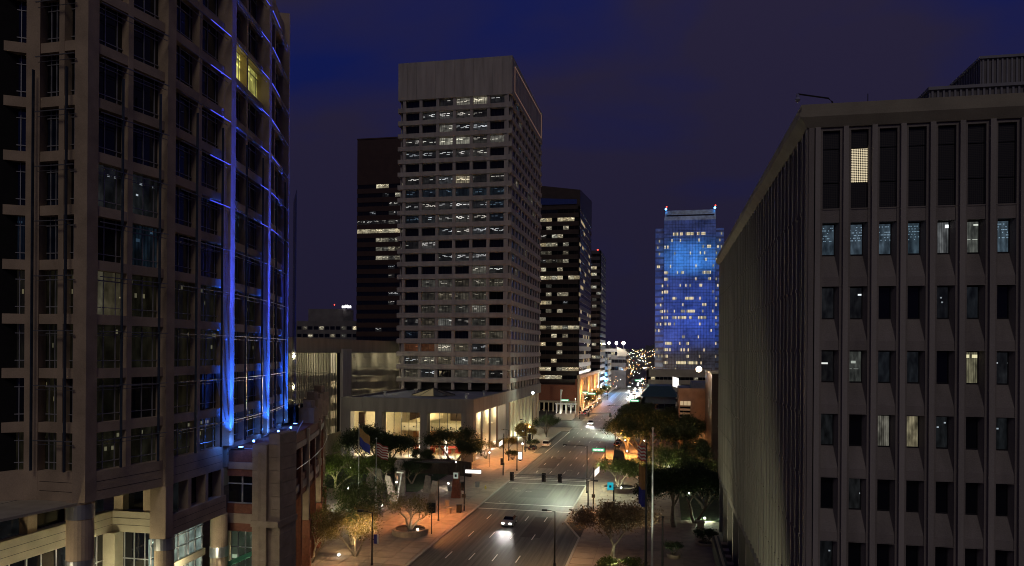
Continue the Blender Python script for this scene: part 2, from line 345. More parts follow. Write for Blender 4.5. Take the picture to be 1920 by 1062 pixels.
M['brownw2'] = surf('dark brown wall', (.05,.035,.026), .9, .3)
M['e_pink'] = emit('pink lamp', (1, .25, .8), 8)
M['asphalt2'] = surf('darker asphalt patch', (0.045, 0.044, 0.042), 0.8, 0.3, 0.6, 0.35, fine=22)
# ================================================================== SETTING
struct('ground', MB().box(-4000,4000,-400,8000,-1.0,0.0), 'ground')
rd = MB().quad([(-32.3,0,.012),(-15.7,0,.012),(-15.7,1500,.012),(-32.3,1500,.012)])
rd.quad([(-35.0,203,.012),(-32.3,203,.012),(-32.3,262,.012),(-35.0,262,.012)])
rd.quad([(-15.7,0,.012),(-12.3,0,.012),(-12.3,112,.012),(-15.7,122,.012)])
rd.quad([(-15.7,215,.012),(-12.2,218,.012),(-12.2,262,.012),(-15.7,265,.012)])
rd.quad([(-36.5,320,.012),(-32.3,320,.012),(-32.3,440,.012),(-36.5,440,.012)])
rd.quad([(-400,276,.012),(-32.3,276,.012),(-32.3,304,.012),(-400,304,.012)])
rd.quad([(-15.7,276,.012),(300,276,.012),(300,304,.012),(-15.7,304,.012)])
road = struct('road', rd, 'asphalt')
def marking(x, y, ww, ll, name='lane_marking', cache={}):
    k = (round(ww,2), round(ll,2))
    if k not in cache: cache[k] = MB().quad([(-ww/2,-ll/2,0),(ww/2,-ll/2,0),(ww/2,ll/2,0),(-ww/2,ll/2,0)]).mesh(name, 'paint')
    o = bpy.data.objects.new(name, cache[k]); COL.objects.link(o); o.parent = road; o.location = (x, y, .018); return o
for i in range(3, 46):
    y = 99.0 + 12.2*(i-3)
    if 127 < y < 168 or 274 < y < 306: continue
    for x in (-28.7, -25.4, -22.2, -19.0): marking(x, y, .16, 3.4)
marking(-32.05, 290-34, .15, 12); 
marking(-31.9, 233, .14, 56, 'edge_line')
for y in (129.8, 134.7, 156.7, 161.6, 163.4): marking(-24.0, y, 16.4, .32, 'crosswalk_line')
for y in (272.5, 306.5, 310.5): marking(-24.0, y, 16.4, .35, 'crosswalk_line')
marking(-15.9, 330, .16, 30, 'edge_line')
for k, (x, y) in enumerate([(-28.6,170.5), (-29.6,150.4), (-28.4,147.6), (-26.2,147.4), (-29.2,136.2), (-21.5,176), (-26.9,196), (-20.5,232)]):
    c = MB(); n = 18
    for i in range(n):
        a0, a1 = 2*PI*i/n, 2*PI*(i+1)/n
        c.quad([(math.cos(a0)*.62,math.sin(a0)*.62,.004),(math.cos(a1)*.62,math.sin(a1)*.62,.004),(math.cos(a1)*.42,math.sin(a1)*.42,.010),(math.cos(a0)*.42,math.sin(a0)*.42,.010)], 0)
    c.quad([(math.cos(2*PI*i/n)*.42,math.sin(2*PI*i/n)*.42,.006) for i in range(n)], 1)
    o = part('manhole_cover', c, ['kerb', 'black'], road, local=True); o.location = (x, y, .014)
for (x, y, ww, ll) in [(-24.5,146,5.2,9), (-19.5,118,3.0,14), (-27.5,188,4.0,20)]:
    o = part('asphalt_patch', MB().quad([(-ww/2,-ll/2,0),(ww/2,-ll/2,0),(ww/2,ll/2,0),(-ww/2,ll/2,0)]), 'asphalt2', road, local=True); o.location = (x, y, .015)

# left pavement with its paving panels and kerb
lp = MB().box(-46.9,-32.6,0,203,0,.10).box(-46.9,-35.3,203,262,0,.10).box(-46.9,-32.6,262,275,0,.10).box(-46.9,-36.9,305,470,0,.13).box(-46.9,-36.9,470,900,0,.13)
pav = struct('left_pavement', lp, 'paving')
slab = {}
for i in range(32):
    for j in range(5):
        y = 88 + i*2.92; x = -45.5 + j*2.8
        if 'a' not in slab: slab['a'] = MB().box(-1.36,1.36,-1.42,1.42,0,.05).mesh('paving_panel', 'paving')
        o = bpy.data.objects.new('paving_panel', slab['a']); COL.objects.link(o); o.parent = pav; o.location = (x, y, .10 + random.uniform(0,.006))
kb = MB().box(-32.6,-32.3,0,203,0,.16).box(-35.3,-35.0,203,262,0,.16).box(-35.3,-32.3,202.7,203,0,.16).box(-32.6,-32.3,262,275.5,0,.16).box(-36.9,-36.5,304.5,900,0,.16)
kb.box(-46.9,-32.6,275,275.5,0,.16)
struct('left_kerb', kb, 'kerb')
struct('left_plaza', MB().box(-160,-46.9,0,275,0,.10), 'plaza')
struct('plaza_lawn', MB().box(-74,-47.5,141,166,.10,.16), 'grass')
rp = MB().box(-15.4,60,122,215,0,.12).box(-12.0,60,0,122,0,.12).box(-11.9,60,215,275,0,.12).box(-15.4,60,305,700,0,.12)
rpo = struct('right_pavement', rp, 'paving')
sl2 = MB().box(-1.42,1.42,-1.42,1.42,0,.05).mesh('paving_panel', 'paving')
for i in range(19):
    for j in range(5):
        x = -10.4 + 2.95*j; y = 93.5 + 2.95*i
        o = bpy.data.objects.new('paving_panel', sl2); COL.objects.link(o); o.parent = rpo; o.location = (x, y, .12 + random.uniform(0,.006))
struct('right_kerb', MB().box(-15.7,-15.4,122,215,0,.17).box(-12.3,-12.0,0,112,0,.17).hexa([(-12.3,112,0),(-12.0,112,0),(-15.4,122,0),(-15.7,122,0),(-12.3,112,.17),(-12.0,112,.17),(-15.4,122,.17),(-15.7,122,.17)]).box(-12.2,-11.9,218,262,0,.17).box(-15.7,-15.4,305,900,0,.17), 'kerb')
struct('park_lawn', MB().box(3.2,60,128,262,.12,.17).box(-8,3,184,200,.12,.16), 'grass')

# ================================================================== RIGHT OFFICE BUILDING
def right_building():
    X, Y = 8.8, 49.1
    R0 = root('office_building', (X, Y, 0), 'brown grey concrete office building with close fins and narrow deep windows at the right', 'building')
    top = 43.1; nb = 11; pitch = 1.71; ns = 43
    sills = [32.2 - 3.93*k for k in range(9)]
    core = MB().box(X+.9, 60, Y+.9, 122.3, 0, 42.4)
    part('core_wall', core, 'dark', R0)
    wall = MB()
    Ff = FR((X, Y), (X+24, Y)); Fs = FR((X, 123.0), (X, Y))     # front faces the camera, side faces the street
    def face(F, a_list, wname, corner_pad, panes):
        wl = MB()
        aprev = 0.0
        ends = [a for a in a_list]
        for a in ends:
            wl.fbox(F, aprev, a, -.55, 0, 9.0, 42.0); aprev = a+1.0
        wl.fbox(F, aprev, F.L, -.55, 0, 9.0, 42.0)
        for a in ends:
            wl.fbox(F, a, a+1.0, -.55, -.004, 41.8, 42.0)
            wl.fbox(F, a, a+1.0, -.55, -.06, 36.12, 36.98)
            for s in sills: 
                if s > 8: wl.fbox(F, a, a+1.0, -.55, -.05, s, s+.55)
        part(wname, wl, 'conc_right', R0)
        sp = MB()
        for a in ends:
            for s in sills:
                if s < 8: continue
                z0 = s+.55; z1 = s+1.92      # sloping sill under every window
                P = F.p
                sp.quad([P(a,-.06,z0), P(a+1.0,-.06,z0), P(a+.92,-.46,z1), P(a+.0,-.46,z1)])
                sp.quad([P(a+1.0,-.05,z0), P(a+1.0,-.05,s+3.9), P(a+.80,-.46,s+3.9), P(a+.80,-.46,z0+.1)])
        part('sloping_sill', sp, 'conc_right', R0, kind='stuff')
    pf_ = 1.63; af = [0.82+pf_*k for k in range(13)]
    as_ = [1.0+pitch*k for k in range(42)]
    face(Ff, af, 'front_wall', 0, True); face(Fs, as_, 'side_wall', 0, True)
    # fins between the openings
    for k in range(13):
        a = .82+pf_*k-.315
        o = part('fin', MB().fbox(Ff, a-.15, a+.15, 0.002, .20, 9.0, 42.0), 'conc_fin', R0)
    for k in range(43):
        a = 1.0+pitch*k-.36
        part('fin', MB().fbox(Fs, a-.16, a+.16, 0.002, .15, 9.0, 42.0), 'conc_fin', R0)
    part('corner_pier', MB().fbox(Ff, -.02, .30, .004, .12, 9.0, 42.0).fbox(Fs, Fs.L-.5, Fs.L+.02, .004, .14, 9.0, 42.0), 'conc_right', R0)
    jn = MB()
    for s in sills[:6]:
        jn.fbox(Ff, .0, 22, .002, .012, s-.03, s+.0)
        for k in range(43):
            a = 1.0+pitch*k-.36; jn.fbox(Fs, a-.2, a+.2, .15, .22, s-.16, s+.02)
    for s in (36.98,):
        jn.fbox(Ff, 0, 22, .002, .014, s-.03, s)
        for k in range(43):
            a = 1.0+pitch*k-.36; jn.fbox(Fs, a-.2, a+.2, .15, .22, s-.16, s+.02)
    part('panel_joint', jn, 'conc_right', R0, kind='stuff')
    # tall perforated grilles and the windows below them
    for k, a in enumerate(af):
        for (z0, z1, i) in ((37.02, 38.55, 0), (38.60, 40.65, 1), (40.70, 41.78, 2)):
            pane(R0, Ff, a+.5, -.22, (z0+z1)/2, .97, z1-z0, 'grille_lit' if (k == 1 and i == 1) else 'grille', 'grille_panel')
    lits = {(0,0):'blind',(1,0):'blind',(2,0):'blind',(3,0):'blind',(4,0):'litr',(5,0):'litg',(6,0):'blind',
            (0,1):'faintr',(1,1):'faintl',(4,1):'faintr',(0,2):'faintl',(1,2):'litg',(2,2):'faintr',(3,2):'faintr',(5,2):'litw',
            (2,3):'litg2',(3,3):'litw2',(0,3):'faintr',(4,3):'faintr',(1,4):'faintr',(0,5):'faintr',(6,3):'faintr',(6,2):'faintr',(5,1):'faintr'}
    fm = MB()
    for k, a in enumerate(af):
        for i, s in enumerate(sills[:7]):
            z0 = s+1.92; z1 = s+3.88
            pane(R0, Ff, a+.40, -.50, (z0+z1)/2, .76, z1-z0, lits.get((k, i), 'glass'))
            fm.fbox(Ff, a+.0, a+.06, -.50, -.42, z0, z1); fm.fbox(Ff, a+.76, a+.82, -.50, -.42, z0, z1)
            fm.fbox(Ff, a+.06, a+.76, -.50, -.42, z0, z0+.06); fm.fbox(Ff, a+.06, a+.76, -.50, -.42, z1-.06, z1)
    part('window_frame', fm, 'black', R0, kind='stuff')
    sg = MB()
    for k, a in enumerate(as_):
        for s in sills[:7]: sg.fbox(Fs, a+.05, a+.9, -.52, -.48, s+1.92, s+3.88)
        sg.fbox(Fs, a, a+1.0, -.30, -.24, 37.0, 41.8)
    part('side_glass', sg, 'glass', R0, kind='stuff')
    # cornice, base, recessed ground floor
    cn = MB(); 
    cn.hexa([(X-.1,Y-.1,42.0),(60,Y-.1,42.0),(60,123.1,42.0),(X-.1,123.1,42.0),(X-.6,Y-.40,42.6),(60,Y-.40,42.6),(60,123.6,42.6),(X-.6,123.6,42.6)])
    cn.box(X-.6, 60, Y-.40, 123.6, 42.603, 42.95)
    part('cornice', cn, 'conc_corn', R0)
    part('roof_coping', MB().box(X-.5, 60, Y-.3, 123.4, 42.954, 43.4), 'conc_corn', R0)
    part('base_band', MB().box(X-.05, 60, Y-.05, 123.05, 8.2, 8.996), 'conc_right', R0)
    bs = MB().box(X+1.2, 60, Y+1.2, 121.8, 0, 8.197)
    part('ground_floor_wall', bs, 'conc_right', R0)
    for k in range(10): part('ground_pier', MB().box(X, X+.9, 52+k*7.6, 53+k*7.6, .12, 8.197), 'conc_right', R0)
    # rooftop plant rooms with ribbed metal cladding
    for (x0, y0, z0, z1, nm) in ((21.1, 66.0, 43.46, 49.4, 'plant_room'), (30.1, 80.0, 49.405, 56.7, 'upper_plant_room')):
        b = MB().box(x0, x0+40, y0, y0+26, z0, z1)
        pr = part(nm, b, 'greyb', R0)
        rb = MB()
        for k in range(64): rb.box(x0+k*.42+.05, x0+k*.42+.20, y0-.10, y0-.003, z0, z1)
        for k in range(60): rb.box(x0-.10, x0-.003, y0+k*.42, y0+k*.42+.15, z0, z1)
        part('cladding_rib', rb, 'greyb2', pr, kind='stuff')
        part('parapet_rail', MB().box(x0-.2, x0+40, y0-.2, y0+.1, z1+.003, z1+.25).box(x0-.2, x0+.1, y0+.1, y0+26, z1+.003, z1+.25), 'greyb2', pr)
    return R0
def grille_mat(name, lit):
    m, n, l, o = newmat(name)
    g = n.new('ShaderNodeNewGeometry'); s = n.new('ShaderNodeSeparateXYZ'); l.new(g.outputs['Position'], s.inputs[0])
    def Mt(op, a, b=None, c=None):
        k = n.new('ShaderNodeMath'); k.operation = op
        for i, x in enumerate((a, b, c)):
            if x is None: continue
            if isinstance(x, (int, float)): k.inputs[i].default_value = x
            else: l.new(x, k.inputs[i])
        return k.outputs[0]
    u = Mt('SINE', Mt('MULTIPLY', Mt('ADD', s.outputs['X'], s.outputs['Z']), 30)); v = Mt('SINE', Mt('MULTIPLY', Mt('SUBTRACT', s.outputs['X'], s.outputs['Z']), 30))
    hole = Mt('GREATER_THAN', Mt('MULTIPLY', u, v), 0.02)
    b = n.new('ShaderNodeBsdfPrincipled'); b.inputs['Base Color'].default_value = (0.03, 0.026, 0.024, 1); b.inputs['Roughness'].default_value = .6
    if lit:
        e = n.new('ShaderNodeEmission'); e.inputs[0].default_value = (1, .84, .55, 1); e.inputs[1].default_value = 0.85
    else:
        e = n.new('ShaderNodeBsdfPrincipled'); e.inputs['Base Color'].default_value = (0.006, 0.006, 0.007, 1); e.inputs['Roughness'].default_value = .3
    mi = n.new('ShaderNodeMixShader'); l.new(hole, mi.inputs[0]); l.new(b.outputs[0], mi.inputs[1]); l.new(e.outputs[0], mi.inputs[2]); l.new(mi.outputs[0], o.inputs[0])
    return m
M['grille'] = grille_mat('perforated metal grille', False); M['grille_lit'] = grille_mat('perforated grille with light behind', True)
right_building()
# roof camera arm and antenna
ca = root('roof_security_camera', (10.4, 50.2, 43.45), 'dome security camera hanging from a bent arm at the roof corner of the right building', 'camera')
part('arm', MB().tube([(10.4,50.2,43.45),(10.35,50.1,43.9),(10.1,50.0,44.1),(8.2,49.6,44.35)], .05, 6), 'pole', ca)
part('camera_dome', MB().ball((8.2,49.6,44.0), .17, 8).cyl(8.2,49.6,44.05,44.33,.10,8), 'alu', ca)
an = root('roof_antenna', (13.9, 56, 43.45), 'thin whip antenna standing on the roof of the right building', 'antenna')
part('mast', MB().tube([(13.9,56,43.45),(13.9,56,46.2)], .03, 5), 'pole', an); part('crossbar', MB().tube([(13.6,56,45.2),(14.2,56,45.2)], .02, 4), 'pole', an)
a2 = root('roof_vent_pipe', (23.4, 60, 43.45), 'short vent pipe on the right roof in front of the ribbed plant room', 'pipe')
part('pipe', MB().tube([(23.4,60,43.45),(23.4,60,45.0)], .05, 5), 'pole', a2); part('cap', MB().tube([(23.4,60,45.0),(23.4,60,45.15)], .09, 6), 'pole', a2)

# ================================================================== CENTRAL TOWER AND ITS PODIUM
def central_tower():
    x0, x1, y0, y1 = -84.6, -46.9, 229.5, 288.8
    R0 = root('bank_tower', ((x0+x1)/2, (y0+y1)/2, 0), 'tall pale concrete tower with a grid of recessed windows and a blank crown', 'building')
    zc = 109.0; top = 121.0; fl = 4.14; nf = 22
    part('core_wall', MB().box(x0+1.5, x1-1.5, y0+1.5, y1-1.5, 15.8, zc), 'dark', R0)
    # crown built of board marked panels
    part('crown_wall', MB().box(x0+.1, x1-.1, y0+.1, y1-.1, zc, top-.05), 'conc_mid', R0)
    Ff = FR((x0, y0), (x1, y0)); Fs = FR((x1, y0), (x1, y1))
    pw = (x1-x0)/12
    for k in range(12): part('crown_panel', MB().fbox(Ff, k*pw+.04, (k+1)*pw-.04, -.09, .02+.03*(k % 2), zc, top), 'conc_mid', R0)
    ps = (y1-y0)/18
    for k in range(18): part('crown_panel', MB().fbox(Fs, k*ps+.04, (k+1)*ps-.04, -.09, .02+.03*(k % 2), zc, top), 'conc_mid', R0)
    part('roof', MB().box(x0+.6, x1-.6, y0+.6, y1-.6, top-.05, top-.02), 'roofb', R0)
    # outlined sign frame on the side of the crown: thin tube only
    sf = MB(); q = [(3.0, 110.6), (55.5, 110.6), (55.5, 119.5), (3.0, 118.6)]
    for i in range(4):
        (a, z), (b, z2) = q[i], q[(i+1) % 4]; sf.tube([Fs.p(a, .25, z), Fs.p(b, .25, z2)], .09, 4)
    part('sign_outline', sf, 'e_outline', R0)
    # spandrel beams, one per floor, sticking out past the piers
    for k in range(nf+1):
        zt = zc - fl*k - 2.32 + .0
        if zt < 17: break
        b = MB()
        for F, Ln in ((Ff, x1-x0), (Fs, y1-y0)):
            b.hexa([F.p(0,-1.2,zt-1.82), F.p(Ln,-1.2,zt-1.82), F.p(Ln,-.05,zt-1.62), F.p(0,-.05,zt-1.62), F.p(0,-1.2,zt), F.p(Ln,-1.2,zt), F.p(Ln,0,zt-.25), F.p(0,0,zt-.25)])
        b.box(x0, x0+1.2, y0+1.2, y1, zt-1.7, zt)
        part('spandrel_beam', b, 'conc_mid', R0)
    # piers
    nbf, nbs = 6, 10
    pf = (x1-x0-4.1)/nbf; psd = (y1-y0-4.1)/nbs
    for F, n_, pt in ((Ff, nbf, pf), (Fs, nbs, psd)):
        for k in range(n_+1):
            a = 2.05+k*pt
            d0, d1 = (-1.4, -.28) if F is Ff else (-.8, -.22)
            part('pier', MB().fbox(F, a-.48, a+.48, d0, d1, 15.8, zc), 'conc_mid', R0)
        part('corner_pier', MB().fbox(F, .02 if F is Fs else .6, 1.0, -1.6, -1.1, 15.8, zc).fbox(F, F.L-1.0, F.L-.6, -1.6, -1.1, 15.8, zc), 'conc_mid', R0)
    # windows
    rows = {0: '00dBLd', 1: '0dDDd0', 2: '00BdD0', 3: 'sdLLDB', 4: 'dddDD0', 5: '000000', 6: 'ddDLdd', 7: 'ffffff', 8: 'sDDDdr', 9: 'fdDDdf',
            10: '00dDDd', 11: 'sD0000', 12: '00dDD0', 13: '0000Bs', 14: '0bBbBb', 15: '0bbbb0', 16: '0bbbB0', 17: 'sbBdb0', 18: 'fb00bb', 19: 'ooBbd0', 20: 'sBbBbb', 21: 'bd0bbd'}
    mm = {'0':'glass','f':'faint','d':'dash','D':'dash2','L':'litb','B':'litd2','b':'litd','s':'dash','o':'lito','r':'faint'}
    extra = {(22, 0): 'lito'}
    for r in range(nf):
        zt = zc - fl*r; zb = zt-2.32
        for k in range(nbf):
            ch = rows[r][k]
            a = 2.05+(k+.5)*pf
            pane(R0, Ff, a, -1.30, (zt+zb)/2-.05, pf-.96, 2.25, mm[ch])
    sg = MB()
    for r in range(nf):
        zt = zc - fl*r; zb = zt-2.32
        for k in range(nbs):
            a = 2.05+(k+.5)*psd
            mt = random.choice(['glass']*9+['faint', 'litd'])
            if r < 16: 
                pane(R0, Fs, a, -.55, (zt+zb)/2-.05, psd-.96, 2.25, mt)
            else: sg.fbox(Fs, a-2.25, a+2.25, -.58, -.52, zb, zt)
    part('lower_side_windows', sg, 'glass', R0, kind='stuff')
    ml = MB()
    for r in range(nf):
        zt = zc - fl*r; zb = zt-2.32
        for k in range(nbf):
            a = 2.05+k*pf+.48
            for j in (1, 2, 3): ml.fbox(Ff, a+(pf-.96)*j/4-.03, a+(pf-.96)*j/4+.03, -1.26, -1.20, zb, zt)
    part('window_mullion', ml, 'black', R0, kind='stuff')
    # podium ------------------------------------------------------------------
    P = root('bank_podium', (-64.8, 183.3, 0), 'low concrete podium with deep roof band and lit glass hall before the pale tower', 'building')
    X0, X1, Y0, Y1 = -82.7, -46.9, 183.3, 289.5
    part('roof', MB().box(X0+.5, X1-.5, Y0+.5, Y1-.5, 14.9, 15.3), 'roofb', P)
    bd = MB().box(X0, X1, Y0, Y0+1.2, 12.2, 15.8).box(X1-1.2, X1, Y0+1.2, Y1, 12.2, 15.8).box(X0, X0+1.2, Y0+1.2, Y1, 12.2, 15.8)
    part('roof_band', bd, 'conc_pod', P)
    F1 = FR((X0, Y0), (X1, Y0)); F2 = FR((X1, Y0), (X1, Y1))
    n = 12
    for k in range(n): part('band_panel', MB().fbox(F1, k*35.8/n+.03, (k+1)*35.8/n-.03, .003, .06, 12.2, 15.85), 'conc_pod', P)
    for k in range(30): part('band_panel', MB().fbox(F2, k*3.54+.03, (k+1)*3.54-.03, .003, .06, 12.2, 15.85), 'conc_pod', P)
    part('soffit', MB().box(X0+1.2, X1-1.2, Y0+1.2, Y0+46, 12.2, 12.5), 'ivory', P)
    # columns: pixel columns of the photograph read off as metres along the front
    for (a, b) in ((0.0, 2.6), (9.4, 11.4), (21.6, 23.6), (32.6, 35.8)):
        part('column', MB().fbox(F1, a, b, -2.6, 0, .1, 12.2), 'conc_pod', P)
    part('hall_floor', MB().box(X0, X1-3.2, Y0+1, Y0+44, .10, .30), 'ivory', P)
    part('back_wall', MB().box(X0+.5, X1-3.3, Y0+21, Y0+21.4, .3, 12.2).box(X0, X0+.5, Y0+3, Y0+44, .3, 12.2), 'ivory', P)
    part('side_wall', MB().box(X1-3.6, X1-3.2, Y0+3, Y0+42, .3, 12.2).box(X0+10.2, X0+10.6, Y0+3.2, Y0+21, .3, 12.2), 'ivory', P)
    part('dark_recess', MB().fbox(F1, 11.7, 17.0, -20.9, -20.6, 5.8, 12.1).fbox(F1, 23.8, 31.5, -20.9, -20.6, 8.4, 11.9).fbox(F1, 3.6, 5.4, -20.9, -20.6, 7.5, 12.1), 'brown', P)
    # mezzanine with pale fascia, its underside and the red seating below it
    part('mezzanine', MB().fbox(F1, 13.2, 31.9, -20.5, -9.0, 6.8, 7.2), 'ivory', P)
    part('mezzanine_fascia', MB().fbox(F1, 13.2, 31.9, -9.0, -8.7, 6.6, 8.7), 'ivory', P)
    st = MB().hexa([F1.p(13.4,-15.5,7.6),F1.p(23,-15.5,9.6),F1.p(23,-14.9,9.6),F1.p(13.4,-14.9,7.6),F1.p(13.4,-15.5,8.6),F1.p(23,-15.5,11.6),F1.p(23,-14.9,11.6),F1.p(13.4,-14.9,8.6)])
    part('stair_balustrade', st, 'ivory', P)
    part('wood_wall', MB().fbox(F1, 13.2, 31.9, -19.8, -19.5, 3.6, 6.7), 'wood', P)
    part('lower_floor_edge', MB().fbox(F1, 10.8, 32.2, -5.2, -4.8, 3.3, 3.8), 'conc_lit', P)
    for k in range(7): part('downlight', MB().fbox(F1, 14.2+k*2.6, 14.6+k*2.6, -8.68, -8.60, 7.5, 7.8), 'dark', P)
    for k, a in enumerate((16.4, 19.4, 24.3, 27.6)):
        part('reception_counter', MB().fbox(F1, a, a+2.2, -12.5-(k % 2), -11.3-(k % 2), .3, 1.5), 'redcarpet', P)
    part('red_valance', MB().fbox(F1, 14.0, 31.0, -9.8, -9.5, 2.1, 3.2), 'redcarpet', P)
    for a in (19.6, 26.6): part('round_column', MB().cyl(X0+a, Y0+7, .3, 6.6, .55, 12), 'white', P)
    # glass wall of the hall
    gl = MB().fbox(F1, 11.4, 21.6, -3.25, -3.22, 3.8, 12.2).fbox(F1, 23.6, 32.6, -3.25, -3.22, 3.8, 12.2)
    part('hall_glass', gl, 'clear', P)
    ml = MB()
    for a in (13.5, 15.5, 17.6, 19.6, 25.9, 28.1, 30.4): ml.fbox(F1, a-.06, a+.06, -3.2, -3.05, .3, 12.2)
    ml.fbox(F1, 11.4, 21.6, -3.2, -3.0, 3.7, 3.9); ml.fbox(F1, 23.6, 32.6, -3.2, -3.0, 3.7, 3.9)
    part('glazing_bar', ml, 'pole', P, kind='stuff')
    # framed wall openings behind the left bay
    part('picture_window', MB().fbox(F1, 3.2, 4.9, -4.2, -4.0, 6.5, 11.6).fbox(F1, 7.0, 8.4, -10, -9.8, 7.5, 10.8), 'brown', P)
    part('left_bay_wall', MB().fbox(F1, 2.6, 9.4, -10.4, -10.1, .3, 12.2), 'ivory', P)
    # side portico: lit wall panels set back, dark joints
    for k in range(4):
        a = 3.4 + k*9.6
        part('lit_wall_panel', MB().fbox(F2, a, a+9.3, -2.9, -2.6, .1, 12.2), 'ivory', P)
    for k in range(4): part('slender_post', MB().fbox(F2, 11.2+9.6*k, 11.7+9.6*k, -.9, -.4, .1, 12.2), 'brown', P)
    part('street_corner_pier', MB().fbox(F2, 39.8, 44.6, -2.5, 0, .1, 12.2), 'conc_pod', P)
    for k in range(9):
        a = 47.5+k*6.5
        part('side_pier', MB().fbox(F2, a, a+3.4, -2.0, -.2, .1, 12.2), 'ivory', P)
        part('side_window', MB().fbox(F2, a-3.0, a-.1, -1.6, -1.4, .1, 12.2), 'glass', P)
    part('wall_shelf', MB().fbox(F2, 16.5, 21, -2.6, -1.4, 5.0, 5.4).fbox(F2, 27, 31, -2.6, -1.4, 7.0, 7.4).fbox(F2, 15, 22, -2.6, -.9, 2.4, 2.6), 'ivory', P)
    # low pyramid skylight on the podium roof
    sk = MB(); cx, cy, rr, hh, nn = -64.6, 206.0, 6.6, 2.0, 10
    for i in range(nn):
        a0, a1 = 2*PI*i/nn, 2*PI*(i+1)/nn
        sk.quad([(cx+rr*math.cos(a0), cy+rr*math.sin(a0), 15.5), (cx+rr*math.cos(a1), cy+rr*math.sin(a1), 15.5), (cx, cy, 15.5+hh)], 1 if i in (6, 7) else 0)
    part('pyramid_skylight', sk, ['glassb', 'e_sky'], P)
    rb = MB()
    for i in range(nn):
        a0 = 2*PI*i/nn; rb.tube([(cx+rr*math.cos(a0), cy+rr*math.sin(a0), 15.52), (cx, cy, 15.55+hh)], .10, 4)
    part('skylight_bar', rb, 'black', P, kind='stuff')
    for (x, y) in ((-72.5, 214), (-52, 196), (-50.5, 210), (-77, 200)):
        v = part('roof_vent', MB().cyl(x, y, 15.3, 16.3, .35, 8).box(x-.5, x+.5, y-.3, y+.3, 16.3, 16.7), 'alu', P)
    # lamps of the hall
    for (a, d, z, pw_, c) in ((16, -6, 10.8, 300, YEL), (28, -6, 10.8, 300, YEL), (19, -13, 11.2, 340, YEL), (27, -14, 11.2, 300, YEL), (17, -12, 5.8, 150, (1, .5, .2)), (27, -13, 5.8, 150, (1, .5, .2)), (6, -4.5, 10.5, 420, YEL),
                             (18, -5.5, 2.6, 260, WHITE), (28, -5.5, 2.6, 260, WHITE), (5, -3, 3, 220, WHITE)):
        light('POINT', F1.p(a, d, z), pw_*3.2, c, .3, par=P)
    for k in range(4): light('POINT', F2.p(7+9.6*k, -1.0, 10.6), 700, (1.0, .90, .62), .3, par=P); light('POINT', F2.p(7+9.6*k, -1.2, .6), 300, WHITE, .2, par=P)
    for k in range(6): light('POINT', F2.p(46.0+6.5*k+4.6, .9, 1.2), 420, GREENW, .2, par=P)
def clearglass():
    m, n, l, o = newmat('clear glass')
    t = n.new('ShaderNodeBsdfTransparent'); t.inputs[0].default_value = (.85, .86, .84, 1); g = n.new('ShaderNodeBsdfGlossy'); g.inputs['Roughness'].default_value = .05; g.inputs[0].default_value = (.5,.5,.5,1)
    f = n.new('ShaderNodeFresnel'); f.inputs[0].default_value = 1.45; mi = n.new('ShaderNodeMixShader'); l.new(f.outputs[0], mi.inputs[0]); l.new(t.outputs[0], mi.inputs[1]); l.new(g.outputs[0], mi.inputs[2]); l.new(mi.outputs[0], o.inputs[0]); return m
M['clear'] = clearglass()
central_tower()

